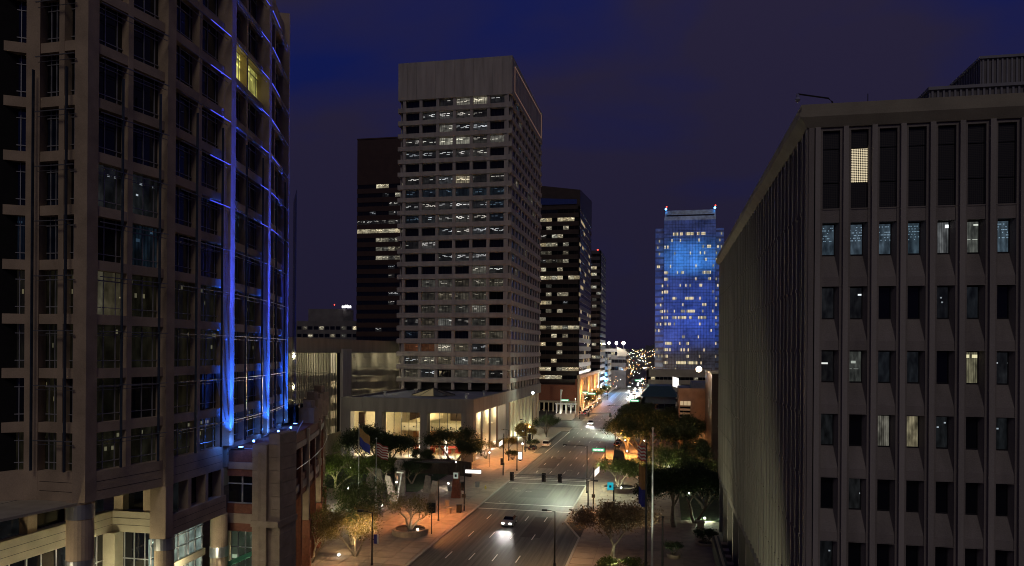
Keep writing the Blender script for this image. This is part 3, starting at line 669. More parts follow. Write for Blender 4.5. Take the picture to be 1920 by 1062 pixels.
# ================================================================== LEFT OFFICE TOWER
A, B, C_, D, E_ = (-42.2,48.3), (-40.9,56.1), (-41.6,65.7), (-43.9,76.6), (-47.7,88.0)
A0 = (-47.1, 48.5); A00 = (-53.5, 44.5)
floors = [30.25+4.12*k for k in range(-2, 10)]      # beam centre heights
def left_tower():
    R0 = root('glass_and_stone_tower', (-48, 62, 0), 'huge tan office tower with a curved grid facade and blue lit columns', 'building')
    cols = [A00, A0, A, B, C_, D, E_]
    cen = (-75, 68)
    # inner dark mass following the curve
    core = MB(); inn = []
    pl = [(-56, 20), A0, A, B, C_, D, E_, (-53, 97), (-60, 104)]
    ins = [(-57.5,20.0), (-47.9,50.6), (-43.9,50.3), (-42.9,56.3), (-43.6,65.3), (-45.8,76.0), (-49.5,87.2), (-54.5,95.5), (-62, 102)]
    for z0, z1 in ((18.5, 69),):
        b = len(core.v); n = len(ins)
        ring = ins + [(-90, 102), (-90, 20)]
        core.v += [(x, y, z0) for x, y in ring] + [(x, y, z1) for x, y in ring]; m_ = len(ring)
        for i in range(m_): core.f.append((b+i, b+(i+1) % m_, b+m_+(i+1) % m_, b+m_+i)); core.m.append(0)
        core.f.append(tuple(b+m_+i for i in range(m_))); core.m.append(0)
    part('core_wall', core, 'dark', R0)
    segs = [(A00, A0, 3), (A0, A, 2), (A, B, 2), (B, C_, 2), (C_, D, 2), (D, E_, 2), (E_, (-53, 97), 2)]
    zb = 18.5; zt = 70.0
    lit = {(2, 3): 1}
    fr_all = []
    for si, (p, q, nb) in enumerate(segs):
        F = FR(p, q); fr_all.append(F)
        L_ = F.L; m0 = .52 if si > 1 else .5
        beams = MB()
        for fz in floors:
            part('floor_beam', MB().fbox(F, m0, L_-m0, -.75, -.12, fz-.38, fz+.38), 'conc_left', R0)
        part('lower_band', MB().fbox(F, m0, L_-m0, -.8, -.06, 16.5, 18.7), 'conc_left', R0)
        for k in range(1, nb):
            a = L_*k/nb; part('minor_column', MB().fbox(F, a-.24, a+.24, -.9, -.10, 18.7, zt), 'conc_left', R0)
        # windows: glass, mullions
        fzs = [18.3] + floors
        for i in range(len(fzs)-1):
            z0 = fzs[i]+.38; z1 = fzs[i+1]-.38
            for k in range(nb):
                a0 = L_*k/nb + (m0 if k == 0 else .24); a1 = L_*(k+1)/nb - (m0 if k == nb-1 else .24)
                fl_i = i
                mt = 'glass'
                if si == 2 and i == 3 and k == 0: mt = 'leftlit'
                elif i in (2, 3) or (i == 1 and k == 0) or i == 0: mt = 'deco'
                elif i in (4, 5, 6): mt = random.choice(['glassb', 'glassb', 'glass', 'curt'])
                if si in (4,) and z0 > 54 and z0 < 58: mt = 'yell'
                if si == 2 and i == 5: mt = 'faintr'
                half = (a0+a1)/2
                for (u0, u1) in ((a0, half), (half, a1)):
                    pane(R0, F, (u0+u1)/2, -.85, (z0+z1)/2, u1-u0-.02, z1-z0, mt)
                w_ = MB()
                for a in (a0+.35, half, a1-.5): w_.fbox(F, a-.03, a+.03, -.81, -.73, z0, z1)
                w_.fbox(F, a0, a1, -.81, -.72, z0+.55, z0+.61); w_.fbox(F, a0, a1, -.81, -.72, z1-.72, z1-.66)
                part('window_mullion', w_, 'mullion', R0)
        if si >= 1:
            for i, fz in enumerate(floors):
                # thin light shelf rods in front of every floor
                sh = MB().fbox(F, .7, L_-.7, .52, .60, fz-.95, fz-.88).fbox(F, .7, L_-.7, .30, .35, fz-1.25, fz-1.21)
                part('light_shelf_rod', sh, 'mullion' if False else 'alud', R0)
        part('top_parapet', MB().fbox(F, m0, L_-m0, -.8, -.06, floors[-1]+.5 if False else 66.9, 69.6), 'conc_left', R0)
    # main columns
    part('main_column', MB().box(A00[0]-1.2, A00[0]+.3, A00[1]-.4, A00[1]+1.2, 16.5, 71), 'conc_left', R0)
    for i, c in enumerate([A0, A, B, C_, D, E_, (-53, 97)]):
        w_ = .78 if i == 1 else .50
        F = fr_all[min(i+1, len(fr_all)-1)]; G = fr_all[max(i, 0)]
        t = ((F.t[0]+G.t[0])/2, (F.t[1]+G.t[1])/2); ln = math.hypot(*t); t = (t[0]/ln, t[1]/ln)
        if i == 1: t = (math.cos(rad(45)), math.sin(rad(45)))
        P_ = (c[0]-t[0]*w_, c[1]-t[1]*w_); Fc = FR(P_, (c[0]+t[0]*w_, c[1]+t[1]*w_))
        cb = MB()
        if i == 1:      # chamferless corner column, two visible faces
            cb.box(c[0]-1.0, c[0]+.12, c[1]-.12, c[1]+1.0, 16.5, 71.0)
            part('corner_column', cb, 'conc_left', R0)
        else:
            cb.fbox(Fc, 0, Fc.L, -1.0, .55 if 3 <= i <= 5 else .12, 18.72 if i > 2 else 16.5, 71.0)
            part('main_column', cb, 'conc_left', R0)
        # recessed joints once per floor
    # projecting glass fins hung outside the facade between z 18 and 49
    for si in (1, 2, 3, 4, 5, 6):
        F = fr_all[si]
        for fr_ in ((.34, .80) if si != 1 else (.1, .72)):
            a = F.L*fr_
            part('glass_fin', MB().fbox(F, a-.04, a+.04, .42, .62, 18.8, 49.0), 'fin', R0)
    # outer screen panes seen past the end of the facade
    for k in range(7):
        part('screen_pane', MB().fbox(fr_all[6], .3+k*1.2, 1.3+k*1.2, 1.5, 1.54, 18.8, 48.7), 'fin', R0)
    # blue led bars on the light shelves close to the lit columns
    for si, spans in ((3, ((.55, .93),)), (4, ((.70, .95),)), (5, ((.05, .42),)), ):
        F = fr_all[si]
        for i, fz in enumerate(floors):
            if fz < 40: continue
            for (u0, u1) in spans:
                part('blue_led_bar', MB().fbox(F, F.L*u0, F.L*u1, .61, .64, fz-.94, fz-.89), 'e_bluepix', R0)
    # blue uplights at the foot of three columns
    for i, (c, F) in enumerate(((C_, fr_all[3]), (D, fr_all[4]), (E_, fr_all[5]))):
        bx, by = c[0]+F.n[0]*1.7, c[1]+F.n[1]*1.7-.3
        u = root('blue_uplight', (bx, by, 18.35), ['blue floodlight at the foot of the nearest blue lit column of the left tower', 'blue floodlight at the foot of the middle blue lit column of the left tower', 'blue floodlight at the foot of the farthest blue lit column of the left tower'][i], 'floodlight', 'blue floodlights on the terrace')
        part('housing', MB().box(bx-.25, bx+.25, by-.2, by+.2, 18.35, 18.6), 'pole', u)
        part('lens', MB().box(bx-.18, bx+.18, by-.14, by+.14, 18.603, 18.66), 'e_blue', u)
        n_, t_ = F.n, F.t
        for (dn, dt, k_) in ((1.5, -.2, 1.0), (.75, -1.5, .45)):
            lx, ly = c[0]+n_[0]*dn+t_[0]*dt, c[1]+n_[1]*dn+t_[1]*dt
            ax, ay = c[0]+n_[0]*.35+t_[0]*(0 if dn > 1 else -.3), c[1]+n_[1]*.35+t_[1]*(0 if dn > 1 else -.3)
            light('POINT', (lx-n_[0]*.3, ly-n_[1]*.3, 19.1), 80*k_, (.05,.20,1.0), .06, par=u)
            light('SPOT', (lx, ly, 18.9), 7000*k_, (.012,.10,1.0), .08, (ax, ay, 23.0), 44, 1.0, par=u)
            light('SPOT', (lx, ly, 18.9), 75000*k_, (.012,.085,1.0), .08, (ax, ay, 30.0), 17, 1.0, par=u)
            light('SPOT', (lx, ly, 18.9), 420000*k_, (.03,.06,1.0), .08, (ax, ay, 46), 5.5, 1.0, par=u)
    # ---- recessed storeys under the overhang
    Bq = (-40.9, 57.0); Q = (-47.0, 57.0)
    W1 = FR((-47.0, 22), Q); W2 = FR(Q, (-41.2, 57.0))
    for F, nb in ((W1, 8), (W2, 2)):
        part('recess_band', MB().fbox(F, 0, F.L, -.6, 0, 12.1, 13.9), 'conc_lit', R0)
        for j, zz in enumerate((12.7, 13.3)):
            part('band_joint', MB().fbox(F, 0, F.L, .001, .012, zz, zz+.03), 'black', R0)
        for k in range(nb):
            a0, a1 = F.L*k/nb, F.L*(k+1)/nb
            pane(R0, F, (a0+a1)/2, -.9, 15.2, a1-a0-.1, 2.6, 'faintr' if k % 2 else 'glass')
            part('recess_pier', MB().fbox(F, a0, a0+.9, -1.0, -.15, 13.9, 16.5), 'conc_left', R0)
            pane(R0, F, (a0+a1)/2, -.4, 10.3, a1-a0-.1, 3.4, 'glass')
            w_ = MB()
            for a in (a0+.1, a0+(a1-a0)/3, a0+(a1-a0)*2/3): w_.fbox(F, a-.04, a+.04, -.36, -.28, 8.6, 12.1)
            w_.fbox(F, a0, a1, -.36, -.28, 9.7, 9.78)
            part('window_mullion', w_, 'mullion', R0)
        part('white_wall', MB().fbox(F, 0, F.L, -.5, -.1, .1, 8.6), 'ivory', R0)
    part('angled_pier', MB().box(-48.2, -46.2, 56.3, 57.6, .1, 12.1), 'conc_lit', R0)
    part('overhang_soffit', MB().hexa([(-60,20,16.3),(-47.2,20,16.3),(-42.6,49.0,16.3),(-60,58,16.3),(-60,20,16.49),(-47.2,20,16.49),(-42.6,49.0,16.49),(-60,58,16.49)]), 'conc_lit', R0)
    # round columns with steel collars
    for (cx, cy, zt_, r, cz) in ((-43.2, 49.0, 16.5, .95, (15.2, 16.3, 11.2, 12.1)), (-41.6, 56.6, 12.1, .80, (11.0, 12.0)), (-42.1, 65.4, 12.1, .82, (8.0, 9.0))):
        cl_ = part('round_column', MB().cyl(cx, cy, .1, zt_, r, 24), 'conc_left', R0, smooth=False)
        for j in range(0, len(cz), 2): part('steel_collar', MB().cyl(cx, cy, cz[j], cz[j+1], r+.04, 24), 'alu', cl_)
    # lower storeys of the curve from B to C
    F = FR(B, C_); 
    part('second_band', MB().fbox(F, 0, F.L, -.8, .02, 12.1, 13.9), 'conc_left', R0)
    for z in (12.7, 13.3): part('band_joint', MB().fbox(F, 0, F.L, .021, .03, z, z+.03), 'black', R0)
    for z in (17.2, 17.9):
        for G in (fr_all[1], fr_all[2], F): part('band_joint', MB().fbox(G, .7, G.L-.7, -.059, -.05, z, z+.03), 'black', R0)
    for k in range(3):
        a0 = .8+k*2.85; pane(R0, F, a0+1.3, -1.0, 15.2, 2.3, 2.6, 'faintl' if k == 0 else 'glass')
        part('storey_pier', MB().fbox(F, a0+2.35, a0+2.85, -1.1, -.05, 13.9, 16.5), 'conc_left', R0)
        pane(R0, F, a0+1.3, -2.2, 10.2, 2.75, 2.9, 'lobby'); pane(R0, F, a0+1.3, -2.2, 6.0, 2.75, 4.2, 'lobby')
        w_ = MB()
        for u in (0.1, 1.3, 2.5): w_.fbox(F, a0+u-.05, a0+u+.05, -2.15, -2.02, 3, 12.1)
        for z in (4.6, 6.4, 9.9, 11.0): w_.fbox(F, a0, a0+2.8, -2.15, -2.02, z, z+.08)
        part('curtain_wall_bar', w_, 'mullion', R0)
        part('floor_edge', MB().fbox(F, a0, a0+2.85, -2.3, -1.9, 8.1, 8.75), 'conc_lit', R0)
    part('end_pier', MB().fbox(F, -.55, .55, -1.3, .12, 12.1, 16.5), 'conc_left', R0)
    for (x, y, z, p_, c) in ((-44.5, 52.5, 9.0, 620, (1, .9, .55)), (-45.2, 44, 9.5, 460, (1, .85, .55)), (-44.5, 55.0, 3.5, 800, (.95, 1, .75)), (-41.5, 60.5, 8.0, 360, (1, .9, .6))):
        light('POINT', (x, y, z), p_, c, .3, par=R0)
    return fr_all
frs = left_tower()

# lower curved wing in front of the left tower
def left_wing():
    G = [(-37.9,66.4), (-40.0,72.5), (-41.9,79.3), (-44.3,88.0), (-47.8,98.5), (-52.5,109.8), (-59.0,122.7)]
    R0 = root('curved_podium_wing', (-45, 80, 0), 'curved stone and red brick wing with a roof terrace below the blue lit columns', 'building')
    F = FR((-42.0, 66.6), (-38.9, 66.6))
    # short wall facing the camera
    for (nm, z0, z1, mt, d) in (('brick_band', 17.0, 18.1, 'brick', 0), ('stone_band', 16.3, 16.98, 'stone', .08), ('brick_band', 15.6, 16.28, 'brick', 0), ('brick_band', 11.95, 12.9, 'brick', 0), ('stone_band', 11.0, 11.93, 'stone', .08), ('brick_band', 10.2, 10.98, 'brick', 0)):
        part(nm, MB().fbox(F, 0, F.L, -.5, d, z0, z1), mt, R0)
    for a in (0, F.L/2): pane(R0, F, a+F.L/4, -.3, 14.25, F.L/2-.05, 2.65, 'glass')
    part('window_mullion', MB().fbox(F, F.L/2-.05, F.L/2+.05, -.26, -.1, 12.9, 15.6).fbox(F, 0, F.L, -.26, -.1, 14.8, 14.9).fbox(F, 0, F.L, -.26, -.1, 12.9, 13.0), 'mullion', R0)
    part('lobby_glass', MB().fbox(F, 0, F.L, -.9, -.86, .1, 10.2), 'lobby2', R0)
    w_ = MB()
    for k in range(5): w_.fbox(F, F.L*k/4-.04, F.L*k/4+.04, -.84, -.7, .1, 10.2)
    for z in (2, 4.2, 6.4, 8.4): w_.fbox(F, 0, F.L, -.84, -.7, z, z+.08)
    part('curtain_wall_bar', w_, 'mullion', R0)
    part('green_awning', MB().hexa([F.p(0,0,6.9),F.p(F.L,0,8.3),F.p(F.L,1.0,8.0),F.p(0,1.0,6.6),F.p(0,0,7.1),F.p(F.L,0,8.5),F.p(F.L,1.0,8.1),F.p(0,1.0,6.7)]), 'greenpanel', R0)
    part('terrace_rail', MB().fbox(F, 0, F.L, -.05, .02, 18.3, 18.36), 'alu', R0)
    # terrace deck
    ring = [(-42,67)]+G+[(-75,122), (-75,67)]
    tb = MB(); tb.v = [(x, y, 18.0) for x, y in ring]+[(x, y, 18.2) for x, y in ring]; n = len(ring)
    tb.f = [tuple(range(n))[::-1], tuple(range(n, 2*n))]+[(i, (i+1) % n, n+(i+1) % n, n+i) for i in range(n)]; tb.m = [0]*(n+2)
    part('terrace', tb, 'brick', R0)
    # stone pylons, stepped at the top, with their stone blocks as courses
    def pylon(x0, x1, y0, y1, zt, nm='stone_block'):
        z = .1; k = 0
        while z < zt-.05:
            z2 = min(z+1.25, zt); part(nm, MB().box(x0, x1, y0, y1, z+.02, z2-.02), 'stone', R0); z = z2
        part('pylon_core', MB().box(x0+.06, x1-.06, y0+.06, y1-.06, .1, zt-.04), 'stone', R0)
    pylon(-38.9, -37.4, 65.9, 67.6, 18.9); pylon(-37.38, -36.2, 66.3, 69.6, 19.9)
    part('pylon_base', MB().box(-39.1, -37.2, 65.7, 67.8, .1, 6.5), 'stone', R0)
    part('pylon_cap', MB().box(-39.0, -36.1, 65.8, 69.7, 10.9, 11.5), 'stone', R0)
    # bays of the curve
    for i in range(len(G)-1):
        F = FR(G[i], G[i+1]); L_ = F.L
        part('stone_band', MB().fbox(F, 0, L_, -.6, .12, 11.0, 11.9), 'stone', R0)
        part('stone_band', MB().fbox(F, 0, L_, -.6, .12, 16.2, 16.9), 'stone', R0)
        part('brick_band', MB().fbox(F, 0, L_, -.6, 0, 16.9, 18.1), 'brick', R0)
        part('brick_band', MB().fbox(F, 0, L_, -.6, 0, 11.9, 12.8), 'brick', R0)
        part('brick_band', MB().fbox(F, 0, L_, -.6, 0, 10.2, 11.0), 'brick', R0)
        for a in (0.0, L_/2):
            part('stone_column', MB().fbox(F, a-.45, a+.45, -.5, .30, .1, 18.1 if a == 0 else 16.2), 'stone' if a == 0 else 'brick', R0)
        for (a0, a1) in ((.45, L_/2-.45), (L_/2+.45, L_-.45)):
            pane(R0, F, (a0+a1)/2, -.35, 14.5, a1-a0, 3.4, 'glass')
            part('window_mullion', MB().fbox(F, (a0+a1)/2-.04, (a0+a1)/2+.04, -.31, -.2, 12.8, 16.2), 'mullion', R0)
        part('handrail', MB().fbox(F, .3, L_-.3, .55, .62, 14.2, 14.27), 'alu', R0)
        part('arcade_back', MB().fbox(F, 0, L_, -4.0, -3.7, .1, 10.2), 'ivory', R0)
        part('arcade_door', MB().fbox(F, L_*.2, L_*.4, -3.68, -3.6, .1, 6).fbox(F, L_*.6, L_*.8, -3.68, -3.6, .1, 6), 'brown', R0)
        part('brick_pier', MB().fbox(F, -.7, .7, -.6, .5, .1, 6.5), 'brick' if i > 1 else 'stone', R0)
        if i < 5: light('POINT', F.p(L_/2, -1.8, 6.0), 260 if i < 2 else 200, (1, .88, .55), .25, par=R0)
    # swept metal canopies at the terrace edge
    for k, (x, y, z, s) in enumerate(((-37.6,70.6,19.9,1.0), (-41.6,81.0,19.9,1.0))):
        b = MB(); F = FR(G[1+k], G[2+k])
        for j in range(8):
            t0, t1 = j/8, (j+1)/8
            f = lambda t: (1.3*s*(1-t)**2, z-4.4*t)
            (d0, z0), (d1, z1) = f(t0), f(t1)
            b.hexa([F.p(-.0,d1-.06,z1),F.p(.25,d1-.06,z1),F.p(.25,d1+.04,z1),F.p(0,d1+.04,z1),F.p(0,d0-.06,z0),F.p(.25,d0-.06,z0),F.p(.25,d0+.04,z0),F.p(0,d0+.04,z0)])
        part('swept_metal_rib', b, 'alu', R0)
    # stepped parapet towers at the far end
    for (x, y, w_, zt) in ((-46.5,94,2.2,20.2), (-49.2,100.5,2.4,21.0), (-51.0,106,2.4,20.4), (-54.0,112.5,2.6,21.3)):
        part('stepped_parapet', MB().box(x-w_/2-.6, x+w_/2-.6, y-.8, y+.8, 18.1, zt).box(x-w_/4-.6, x+w_/4-.6, y-.6, y+.6, zt, zt+1.0), 'stone', R0)
    for (x, y) in ((-49.8,100), (-52.2,105.8)):
        b = MB()
        for j in range(12):
            a0, a1 = PI*j/12, PI*(j+1)/12
            b.tube([(x+1.7*math.cos(a0), y-1.2, 18.6+1.9*math.sin(a0)), (x+1.7*math.cos(a1), y-1.2, 18.6+1.9*math.sin(a1))], .09, 4)
        part('curved_metal_hoop', b, 'alu', R0)
    b = MB()
    for j in range(10):
        t0, t1 = j/10, (j+1)/10; f = lambda t: (84+14*t, 18.2+2.4*math.sin(PI*t*.62))
        (ya, za), (yb, zb) = f(t0), f(t1)
        b.hexa([(-58,ya,18.2),(-48.5,ya,18.2),(-48.8,yb,18.2),(-58,yb,18.2),(-58,ya,za),(-48.5,ya,za),(-48.8,yb,zb),(-58,yb,zb)])
    part('vaulted_skylight_roof', b, 'black', R0)
    part('arcade_lamp_arm', MB().box(-39.6, -38.4, 72.6, 73.2, 5.0, 5.25), 'black', R0)
left_wing()
for i, (x, y, lb) in enumerate(((-43.6, 79.4, 'small blue lamp on the left terrace between the last two blue lit columns'), (-44.2, 83.5, 'small blue lamp farther back on the left terrace, near the vaulted dark roof'), (-41.3, 70.2, 'small blue lamp on the left terrace behind the stepped stone pylon'))):
    u = root('terrace_lamp', (x, y, 18.2), lb, 'lamp', 'small blue terrace lamps')
    part('post', MB().cyl(x, y, 18.2, 18.5, .08, 6), 'pole', u); part('globe', MB().ball((x, y, 18.62), .14, 8), 'e_blue', u)
    light('POINT', (x+.3, y-.3, 18.9), 60, BLUE, .1, par=u)
# ================================================================== PARKING GARAGE
def garage():
    R0 = root('parking_garage', (-95, 200, 0), 'concrete parking garage with vertical louvres and lit decks behind the podium', 'building')
    X = -88.0; F = FR((X, 120), (X, 262)); L_ = F.L
    part('roof_band', MB().fbox(F, 0, L_, -1.0, 0, 27.4, 31.2), 'conc_gar', R0)
    part('end_wall', MB().fbox(F, 0, L_, -30, -29.5, 0, 31), 'conc_gar', R0)
    part('roof_deck', MB().fbox(F, 0, L_, -30, -1.0, 28.0, 28.4), 'conc_gar', R0)
    part('stair_shaft', MB().fbox(F, 74.8, 80.5, -3, .6, 0, 28.5), 'conc_mid', R0)
    part('shaft_gap_cover', MB().fbox(F, 72.3, 74.8, -.55, -.3, 0, 27.4), 'dark', R0)  # dark sheet over the lit gap, standing in for shade
    for k, z in enumerate((3.4, 7.6, 11.8, 16.0, 20.0)):
        part('deck', MB().fbox(F, 0, L_, -29.5, -.9, z, z+.3), 'conc_gar', R0)
    for k, z in enumerate((3.4, 7.6, 11.8, 16.0, 20.0)):
        part('sloping_parapet', MB().hexa([F.p(0,-.9,z+.9),F.p(74,-.9,z-.4),F.p(74,-.6,z-.4),F.p(0,-.6,z+.9),F.p(0,-.9,z+3.0),F.p(74,-.9,z+1.8),F.p(74,-.6,z+1.8),F.p(0,-.6,z+3.0)]), 'conc_gar', R0)
        part('sloping_parapet', MB().hexa([F.p(81,-.9,z+.9),F.p(L_,-.9,z-.6),F.p(L_,-.6,z-.6),F.p(81,-.6,z+.9),F.p(81,-.9,z+2.9),F.p(L_,-.9,z+1.5),F.p(L_,-.6,z+1.5),F.p(81,-.6,z+2.9)]), 'conc_gar', R0)
    lm = MB().fbox(F, -.14, .14, -.5, 0, 4.0, 27.4)
    a = 36.0; n = 0
    base = None
    while a < L_:
        if not 72.2 < a < 81.5:
            o = part('louvre', MB().fbox(F, a-.11, a+.11, -.17, 0, 5.5, 27.4), 'conc_gar', R0); n += 1
        a += 0.95 if a < 74 else .82
    part('lower_wall', MB().fbox(F, 0, L_, -.5, .1, 0, 5.5), 'conc_gar', R0)
    for z in (26.6, 19.2, 15.0, 10.9, 6.8):
        for a in range(40, 140, 14):
            if z > 20: light('POINT', F.p(a, -4.5, z), 2400, (1, .90, .58), .5, par=R0)
            elif a % 28 == 12: light('POINT', F.p(a, -4.0, z), 1300, (1, .82, .48), .5, par=R0)
garage()

# ================================================================== GENERIC TOWERS FARTHER AWAY
def block(name, label, x0, x1, y0, y1, z1, fl, nf, nfb, nsb, mw, side='+x', lit=0.1, rows=None, z0=0, body='dark', spand=.55, ztop=2.5, piers=False, litm=('litf','litb','litd'), extra_side=.04, cat='building', paneparts=True, group=None):
    R0 = root(name, ((x0+x1)/2, y0, 0), label, cat, group)
    part('body', MB().box(x0+.5, x1-.5, y0+.5, y1-.5, z0, z1-.5), mw, R0)
    F = FR((x0, y0), (x1, y0)); Gs = FR((x1, y0), (x1, y1)) if side == '+x' else FR((x0, y1), (x0, y0))
    b = MB()
    for G in (F, Gs):
        b.fbox(G, 0, G.L, -.9, 0, z1-ztop, z1)
    part('parapet', b, mw, R0)
    for i in range(nf):
        zt = z1-ztop-i*fl; zb = zt-fl*(1-spand); zs = zt-fl
        if zs < z0: break
        b = MB()
        for G in (F, Gs): b.fbox(G, .0, G.L, -.6, 0, zs, zb)
        part('spandrel', b, mw, R0)
        sg = MB()
        for k in range(nfb):
            a0 = F.L*k/nfb; wdt = F.L/nfb
            if rows is not None and i in rows: ch = rows[i][k % len(rows[i])]
            else: ch = random.choice('fbd') if random.random() < lit else '.'
            mt = {'.': 'glass', 'f': litm[0], 'b': litm[1], 'd': litm[2], 's': 'dash', 'c': 'glassb'}[ch]
            pane(R0, F, a0+wdt/2, -.25, (zt+zb)/2, wdt-.12, zt-zb, mt)
        for k in range(nsb):
            a0 = Gs.L*k/nsb; a1 = Gs.L*(k+1)/nsb
            sg.fbox(Gs, a0+.1, a1-.1, -.3, -.22, zb, zt, 1 if random.random() < extra_side else 0)
        part('side_windows', sg, ['glass', 'litside'], R0, kind='stuff')
    if piers:
        for k in range(nfb+1):
            a = F.L*k/nfb; part('pier', MB().fbox(F, a-.25, a+.25, -.3, .12, z0, z1-ztop), mw, R0)
    return R0, F, Gs
r = block('brown_tower', 'slim dark brown tower with one long lit floor behind the tall pale tower', -133.5, -104, 311, 345, 121.5, 3.95, 26, 10, 8, 'brown', lit=.0, ztop=20,
      rows={0:'...ff..fff', 1:'....s.b...', 2:'.....ss...', 3:'..s..ss...', 4:'sssssdsdss', 5:'ffffffffff', 6:'...bbdbb..', 7:'...bdbdb..', 8:'...bbdbb..', 9:'.....s.s..', 10:'.....s....', 12:'.....ss...', 13:'.....s....', 16:'...s......', 18:'...ss.s...', 21:'...s.d.d..', 22:'....d.d...'}, extra_side=.18)
part('roof_edge_trim', MB().box(-133.6,-103.9,310.8,311,121.5,122.0), 'brown', r[0])
r = block('dark_granite_tower', 'black brown office tower with scattered yellow windows right of the tall pale tower', -72, -39.4, 357, 416, 98.0, 4.0, 21, 12, 9, 'towb', ztop=1.2, extra_side=.16,
      rows={0:'....cccc....', 1:'....fff.fff.'[::1]+'', 2:'......b..b..', 3:'.....s.bb...', 4:'....fffb.b..', 5:'.....dd..d..', 6:'....dsdsdb..', 7:'.....f..b...', 8:'....bffbf.ff', 9:'......d.....', 10:'......b.bb..', 11:'....fff..s..', 12:'......b.b...', 13:'....bb......', 14:'....ffdffbff', 15:'....f..f.b..', 16:'....ff..f...', 17:'....f...b...', 18:'....f..f....', 19:'....fff.bfff', 20:'....fffff...'})
part('sloping_crown', MB().hexa([(-72,357.6,98.02),(-39.4,357.6,98.02),(-39.4,416,98.02),(-72,416,98.02),(-72,357.6,110.5),(-39.4,357.6,106.0),(-39.4,416,112),(-72,416,114)]), 'towb', r[0])
part('crown_glass', MB().hexa([(-71,357.2,99.2),(-41,357.2,99.2),(-41,357.5,99.2),(-71,357.5,99.2),(-71,357.2,103.2),(-41,357.2,101.4),(-41,357.5,101.4),(-71,357.5,103.2)]), 'crownb', r[0])
# base of that tower: terracotta coloured arcade
b0 = r[0]
part('base_block', MB().box(-62, -40, 349, 357, 5.2, 12.5), 'brick', b0)
part('base_canopy', MB().box(-62, -39.6, 347.5, 357, 4.3, 5.15), 'conc_lit', b0)
for k in range(11): part('base_column', MB().box(-61.5+k*2.15, -61.0+k*2.15, 348, 348.6, .1, 4.3), 'ivory', b0)
part('shop_window', MB().box(-62, -40.2, 355, 355.3, .1, 4.3), 'glass', b0)
for k in range(14):
    y = 352+k*8.4
    part('street_arcade_column', MB().box(-39.5, -38.4, y, y+1.6, .1, 15.5), 'ivory', b0)
    light('POINT', (-37.3, y+.8, 1.2), 380, (1, .72, .42) if k % 3 else (1, .93, .8), .3, par=b0)
part('arcade_wall', MB().box(-40.4, -39.6, 350, 470, .1, 15.4), 'brick', b0)
part('arcade_beam', MB().box(-39.58, -38.3, 350, 470, 15.5, 17.2), 'conc_lit', b0)
r = block('dark_slab_tower', 'narrow charcoal tower with few lit windows behind the black brown tower', -52, -38.5, 470, 512, 92.0, 4.0, 22, 5, 7, 'towc', ztop=2,
      rows={2:'..ff.', 3:'..ff.', 5:'..fb.', 8:'...b.', 11:'..bb.', 16:'...fb', 20:'...b.'}, extra_side=.03)
part('roof_beacon', MB().ball((-41, 475, 93.0), .5, 6), 'e_red', r[0])
r = block('stepped_office_building', 'mid height grey office building at the foot of the charcoal tower', -47, -37.6, 520, 560, 27, 4.2, 6, 4, 6, 'greyb', lit=.35, extra_side=.25)
r = block('arena_building', 'grey windowless hall with three floodlights on its roof, at the end of the street', -47, -28.5, 603, 650, 31, 6, 3, 6, 5, 'greyb', lit=.1, extra_side=.1)
part('sloping_fascia', MB().hexa([(-36,602.6,25),(-28.4,602.6,25),(-28.4,603,25),(-36,603,25),(-36,602.6,32.5),(-28.4,602.6,29),(-28.4,603,29),(-36,603,32.5)]), 'cream', r[0])
for k, x in enumerate((-42.5, -36.6, -31.0)):
    f = root('roof_floodlight', (x, 604, 31), ['leftmost of the three dazzling white floodlights on the hall roof', 'middle one of the three dazzling white floodlights on the hall roof', 'rightmost of the three dazzling white floodlights on the hall roof'][k], 'floodlight', 'floodlights on the hall roof')
    part('mast', MB().tube([(x,604,31),(x,604,35)], .25, 6), 'pole', f); part('lamp_head', MB().ball((x,603.6,35.6), 1.0+.15*k, 10), 'e_white', f)
    light('POINT', (x, 600, 35.5), 6000, WHITE, 1.0, par=f)
# blue floodlit tower
bt = root('blue_glass_tower', (15, 469, 0), 'tall glass tower floodlit bright blue with rows of lit windows', 'building')
part('core_wall', MB().box(1.5, 30, 470.5, 505, 0, 113), 'dark', bt)
Fb = FR((0.2, 469.5), (31.0, 469.5))
part('centre_facade', MB().fbox(Fb, 0, Fb.L, -1.0, 0, 0, 109.5), 'bluef', bt)
part('sloping_crown', MB().hexa([Fb.p(0,-6,109.5),Fb.p(Fb.L,-6,109.5),Fb.p(Fb.L,0,109.5),Fb.p(0,0,109.5),Fb.p(.8,-6,116),Fb.p(Fb.L-.2,-6,116),Fb.p(Fb.L-.2,-2.5,116),Fb.p(.8,-2.5,116)]), 'bluef', bt)
part('left_wing', MB().box(-5.0, .2, 472, 500, 0, 105), 'bluef', bt); part('right_wing', MB().box(31.0, 36.0, 472, 500, 0, 104.5), 'bluef', bt)
for (x0, x1) in ((-5.06, .15), (31.05, 36.06)):
    for k in range(26): part('wing_band', MB().box(x0, x1, 471.9, 500, 2+4*k, 3.3+4*k), 'wingband', bt)
gm = MB()
for k in range(19): gm.fbox(Fb, k*Fb.L/18-.07, k*Fb.L/18+.07, .002, .12, 0, 109.5)
for k in range(54): gm.fbox(Fb, 0, Fb.L, .002, .10, 2*k+.9, 2*k+1.05)
part('facade_grid', gm, 'towc', bt, kind='stuff')
